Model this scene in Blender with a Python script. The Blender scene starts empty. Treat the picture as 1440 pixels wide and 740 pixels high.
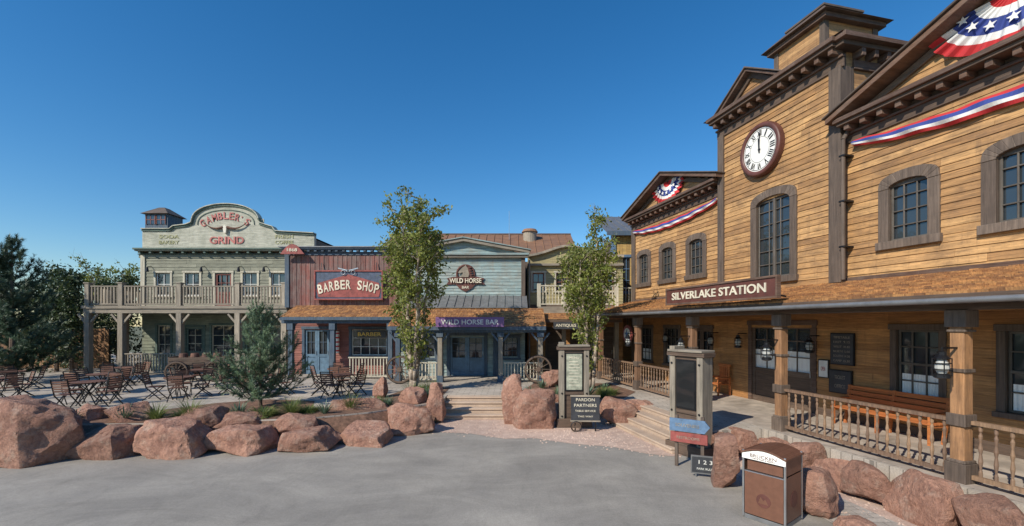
import bpy,bmesh,math,random
import numpy as np
from mathutils import Vector,Matrix,noise
random.seed(7)
R=random.Random(11)
scn=bpy.context.scene
F=630.;EH=3.2
def WX(px,Y): return (px-720)/F*Y
def WZ(py,Y): return EH+(455-py)/F*Y
CN,SN,C0=.9728,.2317,11.54
def SS(px,c=C0):
    u=(px-720)/F; Z=c/(CN*u+SN); return Z*(u*SN-CN)
def SZ(px,py,c=C0):
    u=(px-720)/F; return EH+(455-py)/F*c/(CN*u+SN)
RZ=math.atan2(-CN,SN)
def SW(s,c):  # station coords -> world xy
    return (c*CN+s*SN, c*SN-s*CN)

# ---------------------------------------------------------------- materials
M={}
def newmat(name):
    m=bpy.data.materials.new(name); m.use_nodes=True
    nt=m.node_tree; b=nt.nodes['Principled BSDF']; M[name]=m
    return m,nt,b
def math_(nt,op,a,b=0.,c=0.):
    n=nt.nodes.new('ShaderNodeMath'); n.operation=op
    for i,v in enumerate((a,b,c)):
        if isinstance(v,bpy.types.NodeSocket): nt.links.new(v,n.inputs[i])
        else: n.inputs[i].default_value=v
    return n.outputs[0]
def coords(nt,scale=(1,1,1)):
    tc=nt.nodes.new('ShaderNodeTexCoord'); mp=nt.nodes.new('ShaderNodeMapping')
    mp.inputs['Scale'].default_value=scale
    nt.links.new(tc.outputs['Object'],mp.inputs[0]); return mp.outputs[0]
def noise_(nt,vec,scale,detail=5,rough=.55,dist=0):
    n=nt.nodes.new('ShaderNodeTexNoise'); n.inputs['Scale'].default_value=scale
    n.inputs['Detail'].default_value=detail; n.inputs['Roughness'].default_value=rough
    n.inputs['Distortion'].default_value=dist
    nt.links.new(vec,n.inputs['Vector']); return n.outputs['Fac']
def mixc(nt,f,a,b):
    n=nt.nodes.new('ShaderNodeMix'); n.data_type='RGBA'
    for s,v in ((0,f),(6,a),(7,b)):
        if isinstance(v,bpy.types.NodeSocket): nt.links.new(v,n.inputs[s])
        else: n.inputs[s].default_value=(v if not isinstance(v,tuple) else (*v[:3],1))
    return n.outputs[2]
def scalec(nt,col,f):
    n=nt.nodes.new('ShaderNodeVectorMath'); n.operation='SCALE'
    if isinstance(col,bpy.types.NodeSocket): nt.links.new(col,n.inputs[0])
    else: n.inputs[0].default_value=col[:3]
    nt.links.new(f,n.inputs['Scale']); return n.outputs[0]
def maprange(nt,v,a,b,c,d):
    n=nt.nodes.new('ShaderNodeMapRange'); nt.links.new(v,n.inputs[0])
    for i,x in enumerate((a,b,c,d)): n.inputs[i+1].default_value=x
    return n.outputs[0]
def bump(nt,b,h,strength=.4,dist=.02):
    n=nt.nodes.new('ShaderNodeBump'); n.inputs['Strength'].default_value=strength
    n.inputs['Distance'].default_value=dist
    nt.links.new(h,n.inputs['Height']); nt.links.new(n.outputs[0],b.inputs['Normal'])
def island(nt): return nt.nodes.new('ShaderNodeNewGeometry').outputs['Random Per Island']

def paint(name,col,rough=.6,var=.2,scale=3,metal=0,isl=.12,bm=.15):
    m,nt,b=newmat(name)
    v=coords(nt); n1=noise_(nt,v,scale,8,.65)
    f=maprange(nt,n1,.3,.7,1-var,1+var)
    g=maprange(nt,island(nt),0,1,1-isl,1+isl)
    nt.links.new(scalec(nt,col,math_(nt,'MULTIPLY',f,g)),b.inputs['Base Color'])
    b.inputs['Roughness'].default_value=rough; b.inputs['Metallic'].default_value=metal
    if bm: bump(nt,b,noise_(nt,v,scale*12,4),bm,.01)
    return m
def wood(name,c1,c2,c3=None,vert=False,rough=.72,rows=0,patch=.6,gs=1.0):
    m,nt,b=newmat(name)
    sc=(28*gs,28*gs,1.3) if vert else (1.6,1.6,30*gs)
    v=coords(nt,sc); v0=coords(nt)
    gr=noise_(nt,v,1.,6,.6,.6)
    if rows:
        sep=nt.nodes.new('ShaderNodeSeparateXYZ'); nt.links.new(v0,sep.inputs[0])
        q=math_(nt,'ADD',sep.outputs[0],sep.outputs[1]) if vert else sep.outputs[2]
        q=math_(nt,'DIVIDE',q,rows)
        wn=nt.nodes.new('ShaderNodeTexWhiteNoise'); wn.noise_dimensions='1D'
        nt.links.new(math_(nt,'FLOOR',q),wn.inputs['W']); rnd=wn.outputs['Value']
        fr=math_(nt,'FRACT',q)
        line=maprange(nt,fr,0,.08,.35,1)
    else: rnd=island(nt)
    col=mixc(nt,rnd,c1,c2)
    if c3:
        pn=noise_(nt,v0,1.3,7,.68)
        sp=noise_(nt,coords(nt,(3,3,9) if not vert else (9,9,3)),1,6,.7)
        pf=maprange(nt,math_(nt,'ADD',math_(nt,'MULTIPLY',pn,.55),math_(nt,'MULTIPLY',sp,.45)),.44,.66,0,patch)
        col=mixc(nt,pf,col,c3)
        # rain streaks running down
        stk=noise_(nt,coords(nt,(5,5,.35)),1.6,6,.7)
        col=mixc(nt,maprange(nt,stk,.56,.72,0,patch*.7),col,c3)
    f=maprange(nt,gr,.25,.75,.5,1.35)
    if rows: f=math_(nt,'MULTIPLY',f,line)
    nt.links.new(scalec(nt,col,f),b.inputs['Base Color'])
    b.inputs['Roughness'].default_value=rough
    h=gr
    if rows: h=math_(nt,'ADD',math_(nt,'MULTIPLY',fr,-1.5),gr)
    bump(nt,b,h,.5,.012)
    return m
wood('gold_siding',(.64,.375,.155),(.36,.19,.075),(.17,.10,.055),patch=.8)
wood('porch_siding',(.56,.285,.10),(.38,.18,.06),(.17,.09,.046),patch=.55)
wood('old_timber',(.20,.15,.115),(.12,.087,.066),(.06,.045,.036),vert=True)
wood('old_timber_h',(.19,.13,.09),(.11,.072,.05),(.06,.042,.034))
wood('brown_trim',(.16,.085,.052),(.095,.053,.036),(.2,.15,.12))
wood('post_wood',(.42,.22,.10),(.23,.125,.07),(.09,.055,.038),vert=True,gs=.6)
wood('baluster_wood',(.34,.21,.12),(.20,.12,.075),(.14,.10,.08),vert=True)
wood('bench_wood',(.56,.19,.05),(.46,.145,.04),(.3,.1,.035),patch=.4)
wood('shingle',(.56,.28,.10),(.27,.12,.048),(.14,.085,.055),patch=.65,vert=True,gs=1.2)
wood('roof_brown',(.36,.19,.10),(.24,.125,.07),(.14,.09,.07),patch=.5)
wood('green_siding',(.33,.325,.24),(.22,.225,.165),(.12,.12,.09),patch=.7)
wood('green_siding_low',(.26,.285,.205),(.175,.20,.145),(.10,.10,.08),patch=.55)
wood('grey_timber',(.44,.37,.28),(.28,.24,.185),(.16,.14,.12),patch=.6)
wood('grey_timber_v',(.44,.37,.28),(.28,.24,.185),(.16,.14,.12),vert=True,patch=.6)
wood('parapet_cream',(.58,.56,.46),(.48,.47,.38),(.25,.26,.2),patch=.85)
wood('green_trim',(.10,.16,.13),(.07,.115,.095),(.24,.25,.2),patch=.4)
wood('red_boards',(.27,.092,.072),(.13,.058,.05),(.22,.18,.16),vert=True,patch=.9)
wood('navy_trim',(.075,.12,.18),(.05,.085,.13),(.17,.18,.18),vert=True,patch=.5)
wood('blue_siding',(.35,.45,.44),(.24,.34,.345),(.28,.25,.2),patch=.85)
wood('yellow_siding',(.46,.39,.19),(.36,.31,.16),(.2,.17,.12),patch=.6)
wood('ochre_siding',(.60,.39,.13),(.48,.30,.1),(.25,.17,.1),patch=.5)
wood('deck_wood',(.56,.48,.40),(.44,.375,.31),(.24,.2,.17),rows=.16,patch=.4)
wood('fence_wood',(.38,.2,.085),(.26,.13,.06),(.12,.08,.05),vert=True)
wood('cream_wood',(.66,.60,.46),(.53,.49,.38),(.32,.28,.23),vert=True,patch=.5)
wood('side_gold',(.56,.325,.14),(.35,.185,.075),(.17,.10,.055),rows=.17,patch=.7)
wood('side_dark',(.16,.11,.08),(.10,.07,.05),(.05,.04,.03),rows=.17)
wood('side_blue',(.34,.46,.47),(.27,.38,.40),(.27,.27,.25),rows=.17)
wood('table_wood',(.20,.095,.06),(.12,.055,.037),(.08,.045,.036),patch=.3)
wood('brick_red_low',(.34,.13,.095),(.24,.08,.062),(.12,.06,.05),patch=.5)
paint('white_paint',(.72,.71,.66),.5)
paint('curtain',(.8,.8,.77),.9,.1)
paint('black_metal',(.025,.025,.028),.4,.3,metal=.6)
paint('dark_bronze',(.10,.085,.07),.5,.3)
paint('dark_roof',(.10,.075,.06),.75,.35)
paint('grey_metal',(.22,.22,.22),.45,.25,metal=.5)
paint('steel',(.5,.5,.5),.35,.2,metal=.9)
paint('bin_brown',(.15,.068,.042),.42,.14,scale=9)
paint('sign_brown',(.11,.04,.03),.5,.3)
paint('sign_navy',(.065,.085,.13),.55,.4,scale=6)
paint('sign_red',(.25,.062,.052),.6,.4,scale=6)
paint('sign_cream',(.68,.62,.48),.6,.2)
paint('letter_red',(.45,.14,.12),.6,.35,scale=8)
paint('letter_yellow',(.75,.5,.1),.5,.1)
paint('letter_olive',(.33,.32,.16),.6,.3)
paint('sign_purple',(.17,.085,.21),.5,.2)
paint('sign_black',(.04,.042,.048),.5,.4)
paint('sign_blue',(.10,.17,.27),.5,.3,scale=8)
paint('map_paper',(.33,.34,.26),.3,.45,scale=9,bm=0)
paint('clock_face',(.82,.81,.76),.4,.06,scale=2,bm=0)
paint('bunting_red',(.55,.035,.04),.85,.12)
paint('bunting_white',(.80,.79,.76),.85,.06)
paint('bunting_blue',(.035,.06,.25),.85,.12)
paint('bark',(.36,.29,.22),.9,.4,scale=14,bm=.5)
paint('dark_bark',(.13,.09,.065),.9,.4,scale=14,bm=.5)
paint('mulch',(.18,.10,.065),.95,.6,scale=9,bm=1)
paint('interior',(.02,.017,.015),.9,.2)
paint('lamp_glass',(.45,.45,.42),.12,.15,bm=0)
paint('bone',(.62,.58,.48),.6,.2)
paint('door_blue',(.10,.17,.24),.5,.3,scale=5)
def ground_mat(name,c1,c2,scale,fine,bs,rough=.9,joints=None,big=(.85,1.12)):
    m,nt,b=newmat(name); v=coords(nt)
    n1=noise_(nt,v,scale,8,.6,.3); n2=noise_(nt,v,fine,3,.7)
    col=mixc(nt,maprange(nt,n1,.32,.68,0,1),c1,c2)
    f=maprange(nt,n2,.25,.75,.76,1.24)
    bg=noise_(nt,v,.22,4,.5); f=math_(nt,'MULTIPLY',f,maprange(nt,bg,.35,.65,*big))
    h=n2
    if joints:
        br=nt.nodes.new('ShaderNodeTexBrick'); nt.links.new(v,br.inputs['Vector'])
        br.inputs['Scale'].default_value=joints; br.inputs['Mortar Size'].default_value=.012
        br.inputs['Color1'].default_value=(1,1,1,1); br.inputs['Color2'].default_value=(.82,.82,.82,1); br.inputs['Mortar'].default_value=(.45,.45,.45,1)
        sx=nt.nodes.new('ShaderNodeRGBToBW');nt.links.new(br.outputs['Color'],sx.inputs[0])
        f=math_(nt,'MULTIPLY',f,sx.outputs[0])
    nt.links.new(scalec(nt,col,f),b.inputs['Base Color']); b.inputs['Roughness'].default_value=rough
    bump(nt,b,h,bs,.01); return m,nt,b
m,nt,b=ground_mat('asphalt',(.345,.318,.275),(.275,.255,.225),.8,75,.6,big=(.92,1.06))
st=noise_(nt,coords(nt,(.5,1.0,1)),.8,10,.76,.9)
st2=noise_(nt,coords(nt,(1.2,.35,1)),1.7,8,.8,2.0)
v=coords(nt);spk=maprange(nt,noise_(nt,v,22,3,.8),.3,.7,.88,1.12)
old=b.inputs['Base Color'].links[0].from_socket
nt.links.new(scalec(nt,old,math_(nt,'MULTIPLY',math_(nt,'MULTIPLY',maprange(nt,st,.36,.66,1.10,.78),maprange(nt,st2,.5,.72,1,.84)),spk)),b.inputs['Base Color'])
ground_mat('paving',(.52,.46,.39),(.42,.365,.30),1.2,40,.3,joints=1.1)
ground_mat('porch_paving',(.52,.47,.41),(.42,.375,.33),1.2,40,.3,joints=1.6)
ground_mat('gravel',(.60,.45,.36),(.45,.32,.26),4,38,1.)
ground_mat('earth',(.16,.15,.09),(.10,.11,.05),.3,8,.5)
ground_mat('step_stone',(.56,.43,.32),(.42,.31,.23),2,40,.4)
m,nt,b=newmat('sandstone'); v=coords(nt)
n1=noise_(nt,v,1.6,8,.65,.8); n2=noise_(nt,v,14,8,.7); ob=nt.nodes.new('ShaderNodeObjectInfo').outputs['Random']
col=mixc(nt,maprange(nt,n1,.35,.65,0,1),(.52,.285,.20),(.36,.18,.125))
col=mixc(nt,maprange(nt,noise_(nt,v,3.2,6,.7),.52,.68,0,.75),col,(.60,.43,.33))
col=mixc(nt,maprange(nt,noise_(nt,v,.9,6,.7),.56,.74,0,.65),col,(.18,.10,.08))
f=math_(nt,'MULTIPLY',maprange(nt,n2,.3,.7,.62,1.24),maprange(nt,ob,0,1,.75,1.08))
nt.links.new(scalec(nt,col,f),b.inputs['Base Color']); b.inputs['Roughness'].default_value=.9
bump(nt,b,math_(nt,'ADD',n2,math_(nt,'MULTIPLY',noise_(nt,v,4,8,.75),2.)),1.,.06)
def leafmat(name,c1,c2,tr=.35):
    m,nt,b=newmat(name)
    col=mixc(nt,island(nt),c1,c2)
    v=coords(nt); col=scalec(nt,col,maprange(nt,noise_(nt,v,1.6,3),.35,.65,.65,1.3))
    nt.links.new(col,b.inputs['Base Color']); b.inputs['Roughness'].default_value=.5
    t=nt.nodes.new('ShaderNodeBsdfTranslucent'); nt.links.new(col,t.inputs[0])
    mx=nt.nodes.new('ShaderNodeMixShader'); mx.inputs[0].default_value=tr
    nt.links.new(b.outputs[0],mx.inputs[1]); nt.links.new(t.outputs[0],mx.inputs[2])
    nt.links.new(mx.outputs[0],nt.nodes['Material Output'].inputs[0])
leafmat('leaf',(.30,.32,.07),(.13,.17,.035),.4)
leafmat('needle',(.20,.28,.15),(.09,.145,.085),.15)
leafmat('needle_dark',(.085,.14,.08),(.035,.065,.04),.15)
leafmat('grass_blade',(.26,.30,.09),(.12,.17,.055))
leafmat('agave',(.20,.29,.19),(.11,.18,.11),.1)
leafmat('far_leaf',(.08,.115,.04),(.03,.05,.022),.2)
def glassm(name,c,ior=1.5):
    m,nt,b=newmat(name)
    b.inputs['Base Color'].default_value=(*c,1); b.inputs['Roughness'].default_value=.04
    b.inputs['IOR'].default_value=ior
    v=coords(nt); bump(nt,b,noise_(nt,v,1.2,2),.12,.05)
glassm('glass',(.03,.038,.045),1.9); glassm('screen',(.02,.021,.022))

# ---------------------------------------------------------------- geometry collector
class G:
    def __init__(s,name,loc=(0,0,0),rz=0,world=False):
        s.name=name;s.loc=Vector(loc);s.rz=rz;s.off=Vector(loc) if world else Vector((0,0,0));s.p={}
    def add(s,part,mat,V,Fc):
        d=s.p.setdefault((part,mat),([],[])); n=len(d[0])
        d[0].extend(tuple(v) for v in V); d[1].extend(tuple(i+n for i in f) for f in Fc)
    def box(s,part,mat,x0,x1,y0,y1,z0,z1):
        if x0>x1:x0,x1=x1,x0
        if y0>y1:y0,y1=y1,y0
        if z0>z1:z0,z1=z1,z0
        s.add(part,mat,[(x0,y0,z0),(x1,y0,z0),(x1,y1,z0),(x0,y1,z0),(x0,y0,z1),(x1,y0,z1),(x1,y1,z1),(x0,y1,z1)],
          [(0,3,2,1),(4,5,6,7),(0,1,5,4),(1,2,6,5),(2,3,7,6),(3,0,4,7)])
    def hexa(s,part,mat,V): s.add(part,mat,V,[(0,3,2,1),(4,5,6,7),(0,1,5,4),(1,2,6,5),(2,3,7,6),(3,0,4,7)])
    def beam(s,part,mat,p0,p1,w,h,up=(0,0,1)):
        p0=Vector(p0);p1=Vector(p1);d=(p1-p0).normalized();u=Vector(up)
        if abs(d.dot(u))>.98:u=Vector((0,1,0))
        a=d.cross(u).normalized()*w/2;c=a.cross(d).normalized()*h/2
        s.hexa(part,mat,[p0-a-c,p0+a-c,p1+a-c,p1-a-c,p0-a+c,p0+a+c,p1+a+c,p1-a+c])
    def prism(s,part,mat,pts,y0,y1):
        n=len(pts); V=[(x,y0,z) for x,z in pts]+[(x,y1,z) for x,z in pts]
        s.add(part,mat,V,[tuple(range(n)),tuple(range(2*n-1,n-1,-1))]+[(i,i+n,(i+1)%n+n,(i+1)%n) for i in range(n)])
    def prismz(s,part,mat,pts,z0,z1):
        n=len(pts); V=[(x,y,z0) for x,y in pts]+[(x,y,z1) for x,y in pts]
        s.add(part,mat,V,[tuple(range(n))[::-1],tuple(range(n,2*n))]+[(i,(i+1)%n,(i+1)%n+n,i+n) for i in range(n)])
    def cyl(s,part,mat,p0,p1,r0,r1=None,n=10):
        r1=r0 if r1 is None else r1
        p0=Vector(p0);p1=Vector(p1);d=(p1-p0).normalized()
        u=Vector((0,0,1)) if abs(d.z)<.9 else Vector((1,0,0))
        a=d.cross(u).normalized();b=d.cross(a)
        V=[]
        for p,r in((p0,r0),(p1,r1)):
            for i in range(n):
                t=2*math.pi*i/n; V.append(p+a*(r*math.cos(t))+b*(r*math.sin(t)))
        s.add(part,mat,V,[(i,(i+1)%n,(i+1)%n+n,i+n) for i in range(n)]+[tuple(range(n))[::-1],tuple(range(n,2*n))])
    def lathe(s,part,mat,base,prof,n=8):
        V=[];Fc=[];bx,by,bz=base
        for r,z in prof:
            for i in range(n):
                t=2*math.pi*i/n;V.append((bx+r*math.cos(t),by+r*math.sin(t),bz+z))
        for k in range(len(prof)-1):
            for i in range(n): Fc.append((k*n+i,k*n+(i+1)%n,(k+1)*n+(i+1)%n,(k+1)*n+i))
        Fc.append(tuple(range(n))[::-1]);Fc.append(tuple(range((len(prof)-1)*n,len(prof)*n)))
        s.add(part,mat,V,Fc)
    def torus(s,part,mat,c,r,rr,axis='y',n=28,k=6,depth=1.):
        V=[];Fc=[]
        for i in range(n):
            t=2*math.pi*i/n
            for j in range(k):
                q=2*math.pi*j/k; a=r+rr*math.cos(q);h=rr*math.sin(q)*depth
                if axis=='y':V.append((c[0]+a*math.cos(t),c[1]+h,c[2]+a*math.sin(t)))
                else:V.append((c[0]+h,c[1]+a*math.cos(t),c[2]+a*math.sin(t)))
        for i in range(n):
            for j in range(k): Fc.append((i*k+j,((i+1)%n)*k+j,((i+1)%n)*k+(j+1)%k,i*k+(j+1)%k))
        s.add(part,mat,V,Fc)
    def text(s,part,mat,txt,x,y,z,h,w=None,ext=.012,bold=.015,roll=0.):
        c=bpy.data.curves.new('t','FONT');c.body=txt;c.size=1;c.align_x='CENTER';c.align_y='CENTER'
        c.extrude=.02;c.offset=bold;c.resolution_u=3
        o=bpy.data.objects.new('t',c);me=bpy.data.meshes.new_from_object(o)
        V=np.array([v.co[:] for v in me.vertices]);Fc=[tuple(p.vertices) for p in me.polygons]
        bpy.data.objects.remove(o);bpy.data.curves.remove(c);bpy.data.meshes.remove(me)
        mn=V.min(0);mx=V.max(0);ct=(mn+mx)/2;V-=ct
        sy=h/(mx[1]-mn[1]) if len(txt)>1 else h/.72; sx=(w/(mx[0]-mn[0])) if w else sy
        V[:,0]*=sx;V[:,1]*=sy;V[:,2]*=ext/.02
        cr,sr=math.cos(roll),math.sin(roll)
        X=V[:,0]*cr-V[:,1]*sr;Z=V[:,0]*sr+V[:,1]*cr;Y=-V[:,2]
        s.add(part,mat,[(x+a,y+b_,z+c_) for a,b_,c_ in zip(X,Y,Z)],Fc)
    def finish(s,single=False,bevel=0,smooth=(),norecalc=()):
        if single:
            me=bpy.data.meshes.new(s.name);V=[];Fc=[];mi=[];mats=[]
            for (p,m_),(v,f) in s.p.items():
                if m_ not in mats:mats.append(m_)
                n=len(V);V+=[tuple(Vector(a)-s.off) for a in v];Fc+=[tuple(i+n for i in q) for q in f];mi+=[mats.index(m_)]*len(f)
            me.from_pydata(V,[],Fc)
            for m_ in mats: me.materials.append(M[m_])
            me.polygons.foreach_set('material_index',mi)
            if not norecalc:
                bm=bmesh.new();bm.from_mesh(me);bmesh.ops.recalc_face_normals(bm,faces=bm.faces);bm.to_mesh(me);bm.free()
            o=bpy.data.objects.new(s.name,me);scn.collection.objects.link(o)
            o.location=s.loc;o.rotation_euler[2]=s.rz
            return o
        e=bpy.data.objects.new(s.name,None);scn.collection.objects.link(e);e.location=s.loc;e.rotation_euler[2]=s.rz
        e.empty_display_size=.3
        for (p,m_),(v,f) in s.p.items():
            me=bpy.data.meshes.new(p)
            me.from_pydata([tuple(Vector(a)-s.off) for a in v],[],f);me.materials.append(M[m_])
            if p not in norecalc:
                bm=bmesh.new();bm.from_mesh(me);bmesh.ops.recalc_face_normals(bm,faces=bm.faces);bm.to_mesh(me);bm.free()
            if p in smooth: me.polygons.foreach_set('use_smooth',[True]*len(me.polygons))
            o=bpy.data.objects.new(p,me);scn.collection.objects.link(o);o.parent=e
            if bevel and len(v)<4000 and 'sign_text' not in p and p not in norecalc:
                b=o.modifiers.new('b','BEVEL');b.width=bevel;b.segments=1;b.limit_method='ANGLE'
        return e
def inst(o,loc,rz=0,sc=1,name=None):
    n=bpy.data.objects.new(name or o.name.split('.')[0],o.data);scn.collection.objects.link(n)
    n.location=loc;n.rotation_euler[2]=rz;n.scale=(sc,)*3
    return n

def subtract(segs,a,b):
    out=[]
    for x,y in segs:
        if b<=x or a>=y: out.append((x,y));continue
        if a>x: out.append((x,a))
        if b<y: out.append((b,y))
    return out
def siding(g,part,mat,x0,x1,z0,z1,y,ops=(),h=.17,clip=None,L=3.2,t=.03):
    z=z0
    while z<z1-.01:
        zb=min(z+h,z1);zm=(z+zb)/2
        segs=[clip(zm)] if clip else [(x0,x1)]
        for a,b,c,d in ops:
            if c<zm<d: segs=subtract(segs,a,b)
        for a,b in segs:
            if b-a<.02: continue
            x=a
            while x<b-.01:
                e=min(b,x+L*R.uniform(.5,1.3))
                if b-e<.5:e=b
                tt=t*R.uniform(.8,1.2);dz=R.uniform(-.004,.004);dz2=R.uniform(-.004,.004)
                g.hexa(part,mat,[(x+.002,y-tt,z+dz),(e-.002,y-tt,z+dz2),(e-.002,y,z+dz2),(x+.002,y,z+dz),(x+.002,y-.008,zb),(e-.002,y-.008,zb),(e-.002,y,zb),(x+.002,y,zb)])
                x=e
        z+=h
def vboards(g,part,mat,x0,x1,z0,z1,y,ops=(),w=.2,top=None,t=.02,batten=None):
    x=x0
    while x<x1-.01:
        e=min(x+w,x1);xm=(x+e)/2
        segs=[(z0,top(xm) if top else z1)]
        for a,b,c,d in ops:
            if a<xm<b: segs=subtract(segs,c,d)
        for a,b in segs:
            tt=t*R.uniform(.7,1.2)
            g.box(part,mat,x+.003,e-.003,y-tt,y,a,b)
            if batten: g.box(part+'_battens',batten,x-.02,x+.02,y-tt-.02,y-tt+.005,a,b)
        x+=w
def backing(g,part,mat,x0,x1,z0,z1,ya,yb,ops):
    xs=sorted({x0,x1,*[o[0] for o in ops],*[o[1] for o in ops]});zs=sorted({z0,z1,*[o[2] for o in ops],*[o[3] for o in ops]})
    xs=[x for x in xs if x0<=x<=x1];zs=[z for z in zs if z0<=z<=z1]
    for a,b in zip(xs,xs[1:]):
        for c,d in zip(zs,zs[1:]):
            xm=(a+b)/2;zm=(c+d)/2
            if not any(o[0]<xm<o[1] and o[2]<zm<o[3] for o in ops): g.box(part,mat,a,b,ya,yb,c,d)
def window(g,x0,x1,z0,z1,y=0,fm='old_timber_h',sm='dark_bronze',cols=3,rows=4,fw=.16,proud=.07,rise=0,curtain=0,meet=False,door=False,dm='door_blue',part='window'):
    yb=y+.12
    g.box(part+'_frame',fm,x0-fw,x0,y-proud,yb,z0,z1-rise);g.box(part+'_frame',fm,x1,x1+fw,y-proud,yb,z0,z1-rise)
    if rise:
        n=12;xm=(x0+x1)/2;hw=(x1-x0)/2
        inn=[(xm+hw*math.cos(math.pi*(1-i/n)),z1-rise+rise*math.sin(math.pi*i/n)) for i in range(n+1)]
        out=[(xm+(hw+fw)*math.cos(math.pi*(1-i/n)),z1-rise+.002+(rise+fw)*max(0,math.sin(math.pi*i/n))**.55) for i in range(n+1)]
        for i in range(n): g.prism(part+'_arch',fm,[inn[i],inn[i+1],out[i+1],out[i]],y-proud-.01,yb)
    else: g.box(part+'_head',fm,x0-fw-.03,x1+fw+.03,y-proud-.02,yb,z1,z1+fw)
    if not door: g.box(part+'_sill',fm,x0-fw-.04,x1+fw+.04,y-proud-.05,yb,z0-fw*.8,z0)
    b=.05;ys=y+.03
    zg=z0
    if door:
        zg=z0+(z1-z0)*.42
        g.box(part+'_leaf',dm,x0,x1,y+.035,y+.08,z0,zg)
        nl=2 if (x1-x0)>1.2 else 1;w=(x1-x0)/nl
        for i in range(nl):
            a=x0+i*w
            g.box(part+'_stile',dm,a,a+.11,y+.005,y+.04,z0,z1);g.box(part+'_stile',dm,a+w-.112,a+w-.002,y+.005,y+.04,z0,z1)
            g.box(part+'_rail',dm,a+.11,a+w-.112,y+.008,y+.04,z0,z0+.2);g.box(part+'_rail',dm,a+.11,a+w-.112,y+.008,y+.04,zg-.1,zg+.06);g.box(part+'_rail',dm,a+.11,a+w-.112,y+.008,y+.04,z1-.12,z1)
            g.cyl(part+'_handle','steel',(a+w-.06,y-.03,z0+1.0),(a+w-.06,y-.03,z0+1.2),.012)
    else:
        g.box(part+'_sash',sm,x0,x0+b,ys,ys+.04,z0,z1);g.box(part+'_sash',sm,x1-b,x1,ys,ys+.04,z0,z1)
        g.box(part+'_sash',sm,x0+b,x1-b,ys,ys+.04,z0,z0+b);g.box(part+'_sash',sm,x0+b,x1-b,ys,ys+.04,z1-b-rise*.4,z1)
    for i in range(1,cols):
        x=x0+(x1-x0)*i/cols;g.box(part+'_bars',sm,x-.017,x+.017,ys+.004,ys+.035,zg,z1)
    for i in range(1,rows):
        z=zg+(z1-zg)*i/rows;q=.03 if(meet and i==rows//2) else .016;g.box(part+'_bars',sm,x0,x1,ys+.002,ys+.037,z-q,z+q)
    g.box(part+'_glass','glass',x0,x1,y+.085,y+.1,zg,z1)
    if curtain:
        n=26;xs=[x0+.06+(x1-x0-.12)*i/n for i in range(n+1)];zt=zg+(z1-zg)*curtain
        V=[];Fc=[]
        for i,x in enumerate(xs):
            yy=y+.076+.006*(1 if i%2 else -1);V+=[(x,yy,zg+.04),(x,yy,zt)]
        for i in range(n):Fc.append((2*i,2*i+1,2*i+3,2*i+2))
        g.add(part+'_curtain','curtain',V,Fc)
def shingles(g,part,mat,x0,x1,yA,zA,yB,zB,row=.17,w=.15):
    a=Vector((0,yA,zA));b=Vector((0,yB,zB));L=(b-a).length;d=(b-a)/L
    nrm=Vector((0,-d.z,d.y)); 
    if nrm.z<0:nrm=-nrm
    n=max(1,round(L/row));rw=L/n
    for k in range(n):
        x=x0-R.uniform(0,w)
        while x<x1:
            e=x+w*R.uniform(.6,1.35)
            xa=max(x,x0)+.003;xb=min(e,x1)-.003
            if xb>xa+.02:
                p=a+d*(rw*k-.02);q=a+d*(rw*(k+1)+R.uniform(-.01,.025))
                u0=nrm*.004;u1=nrm*R.uniform(.026,.045)
                P=lambda x_,v_:(x_,v_.y,v_.z)
                g.hexa(part,mat,[P(xa,q-nrm*.01),P(xb,q-nrm*.01),P(xb,p-nrm*.01),P(xa,p-nrm*.01),P(xa,q+u1),P(xb,q+u1),P(xb,p+u0),P(xa,p+u0)])
            x=e
def seamroof(g,part,mat,x0,x1,yA,zA,yB,zB,sp=.45,t=.04):
    g.hexa(part,mat,[(x0,yB,zB-t),(x1,yB,zB-t),(x1,yA,zA-t),(x0,yA,zA-t),(x0,yB,zB),(x1,yB,zB),(x1,yA,zA),(x0,yA,zA)])
    x=x0+.02
    while x<x1:
        g.beam(part+'_seams',mat,(x,yB-.01,zB+.02),(x,yA,zA+.02),.025,.045);x+=sp
def rail(g,part,mat,p0,p1,z,h=1.,sp=.14,turned=False,bal=None,r=.02):
    p0=Vector((p0[0],p0[1],z));p1=Vector((p1[0],p1[1],z));L=(p1-p0).length;d=(p1-p0)/L
    up=Vector((0,0,1));bal=bal or mat
    g.beam(part+'_top',mat,p0+up*h,p1+up*h,.1,.06);g.beam(part+'_bottom',mat,p0+up*.12,p1+up*.12,.07,.07)
    n=int(L/sp)
    for i in range(n):
        q=p0+d*(L*(i+.5)/n)
        if turned:
            H=h-.18
            g.lathe(part+'_balusters',bal,(q.x,q.y,z+.15),[(.026,0),(.026,.1*H),(.014,.14*H),(.031,.3*H),(.018,.45*H),(.031,.55*H),(.016,.66*H),(.028,.8*H),(.014,.86*H),(.026,.9*H),(.026,H)],8)
        else:
            g.beam(part+'_balusters',bal,q+up*.155,q+up*(h-.03),r*2,r*2)

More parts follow.
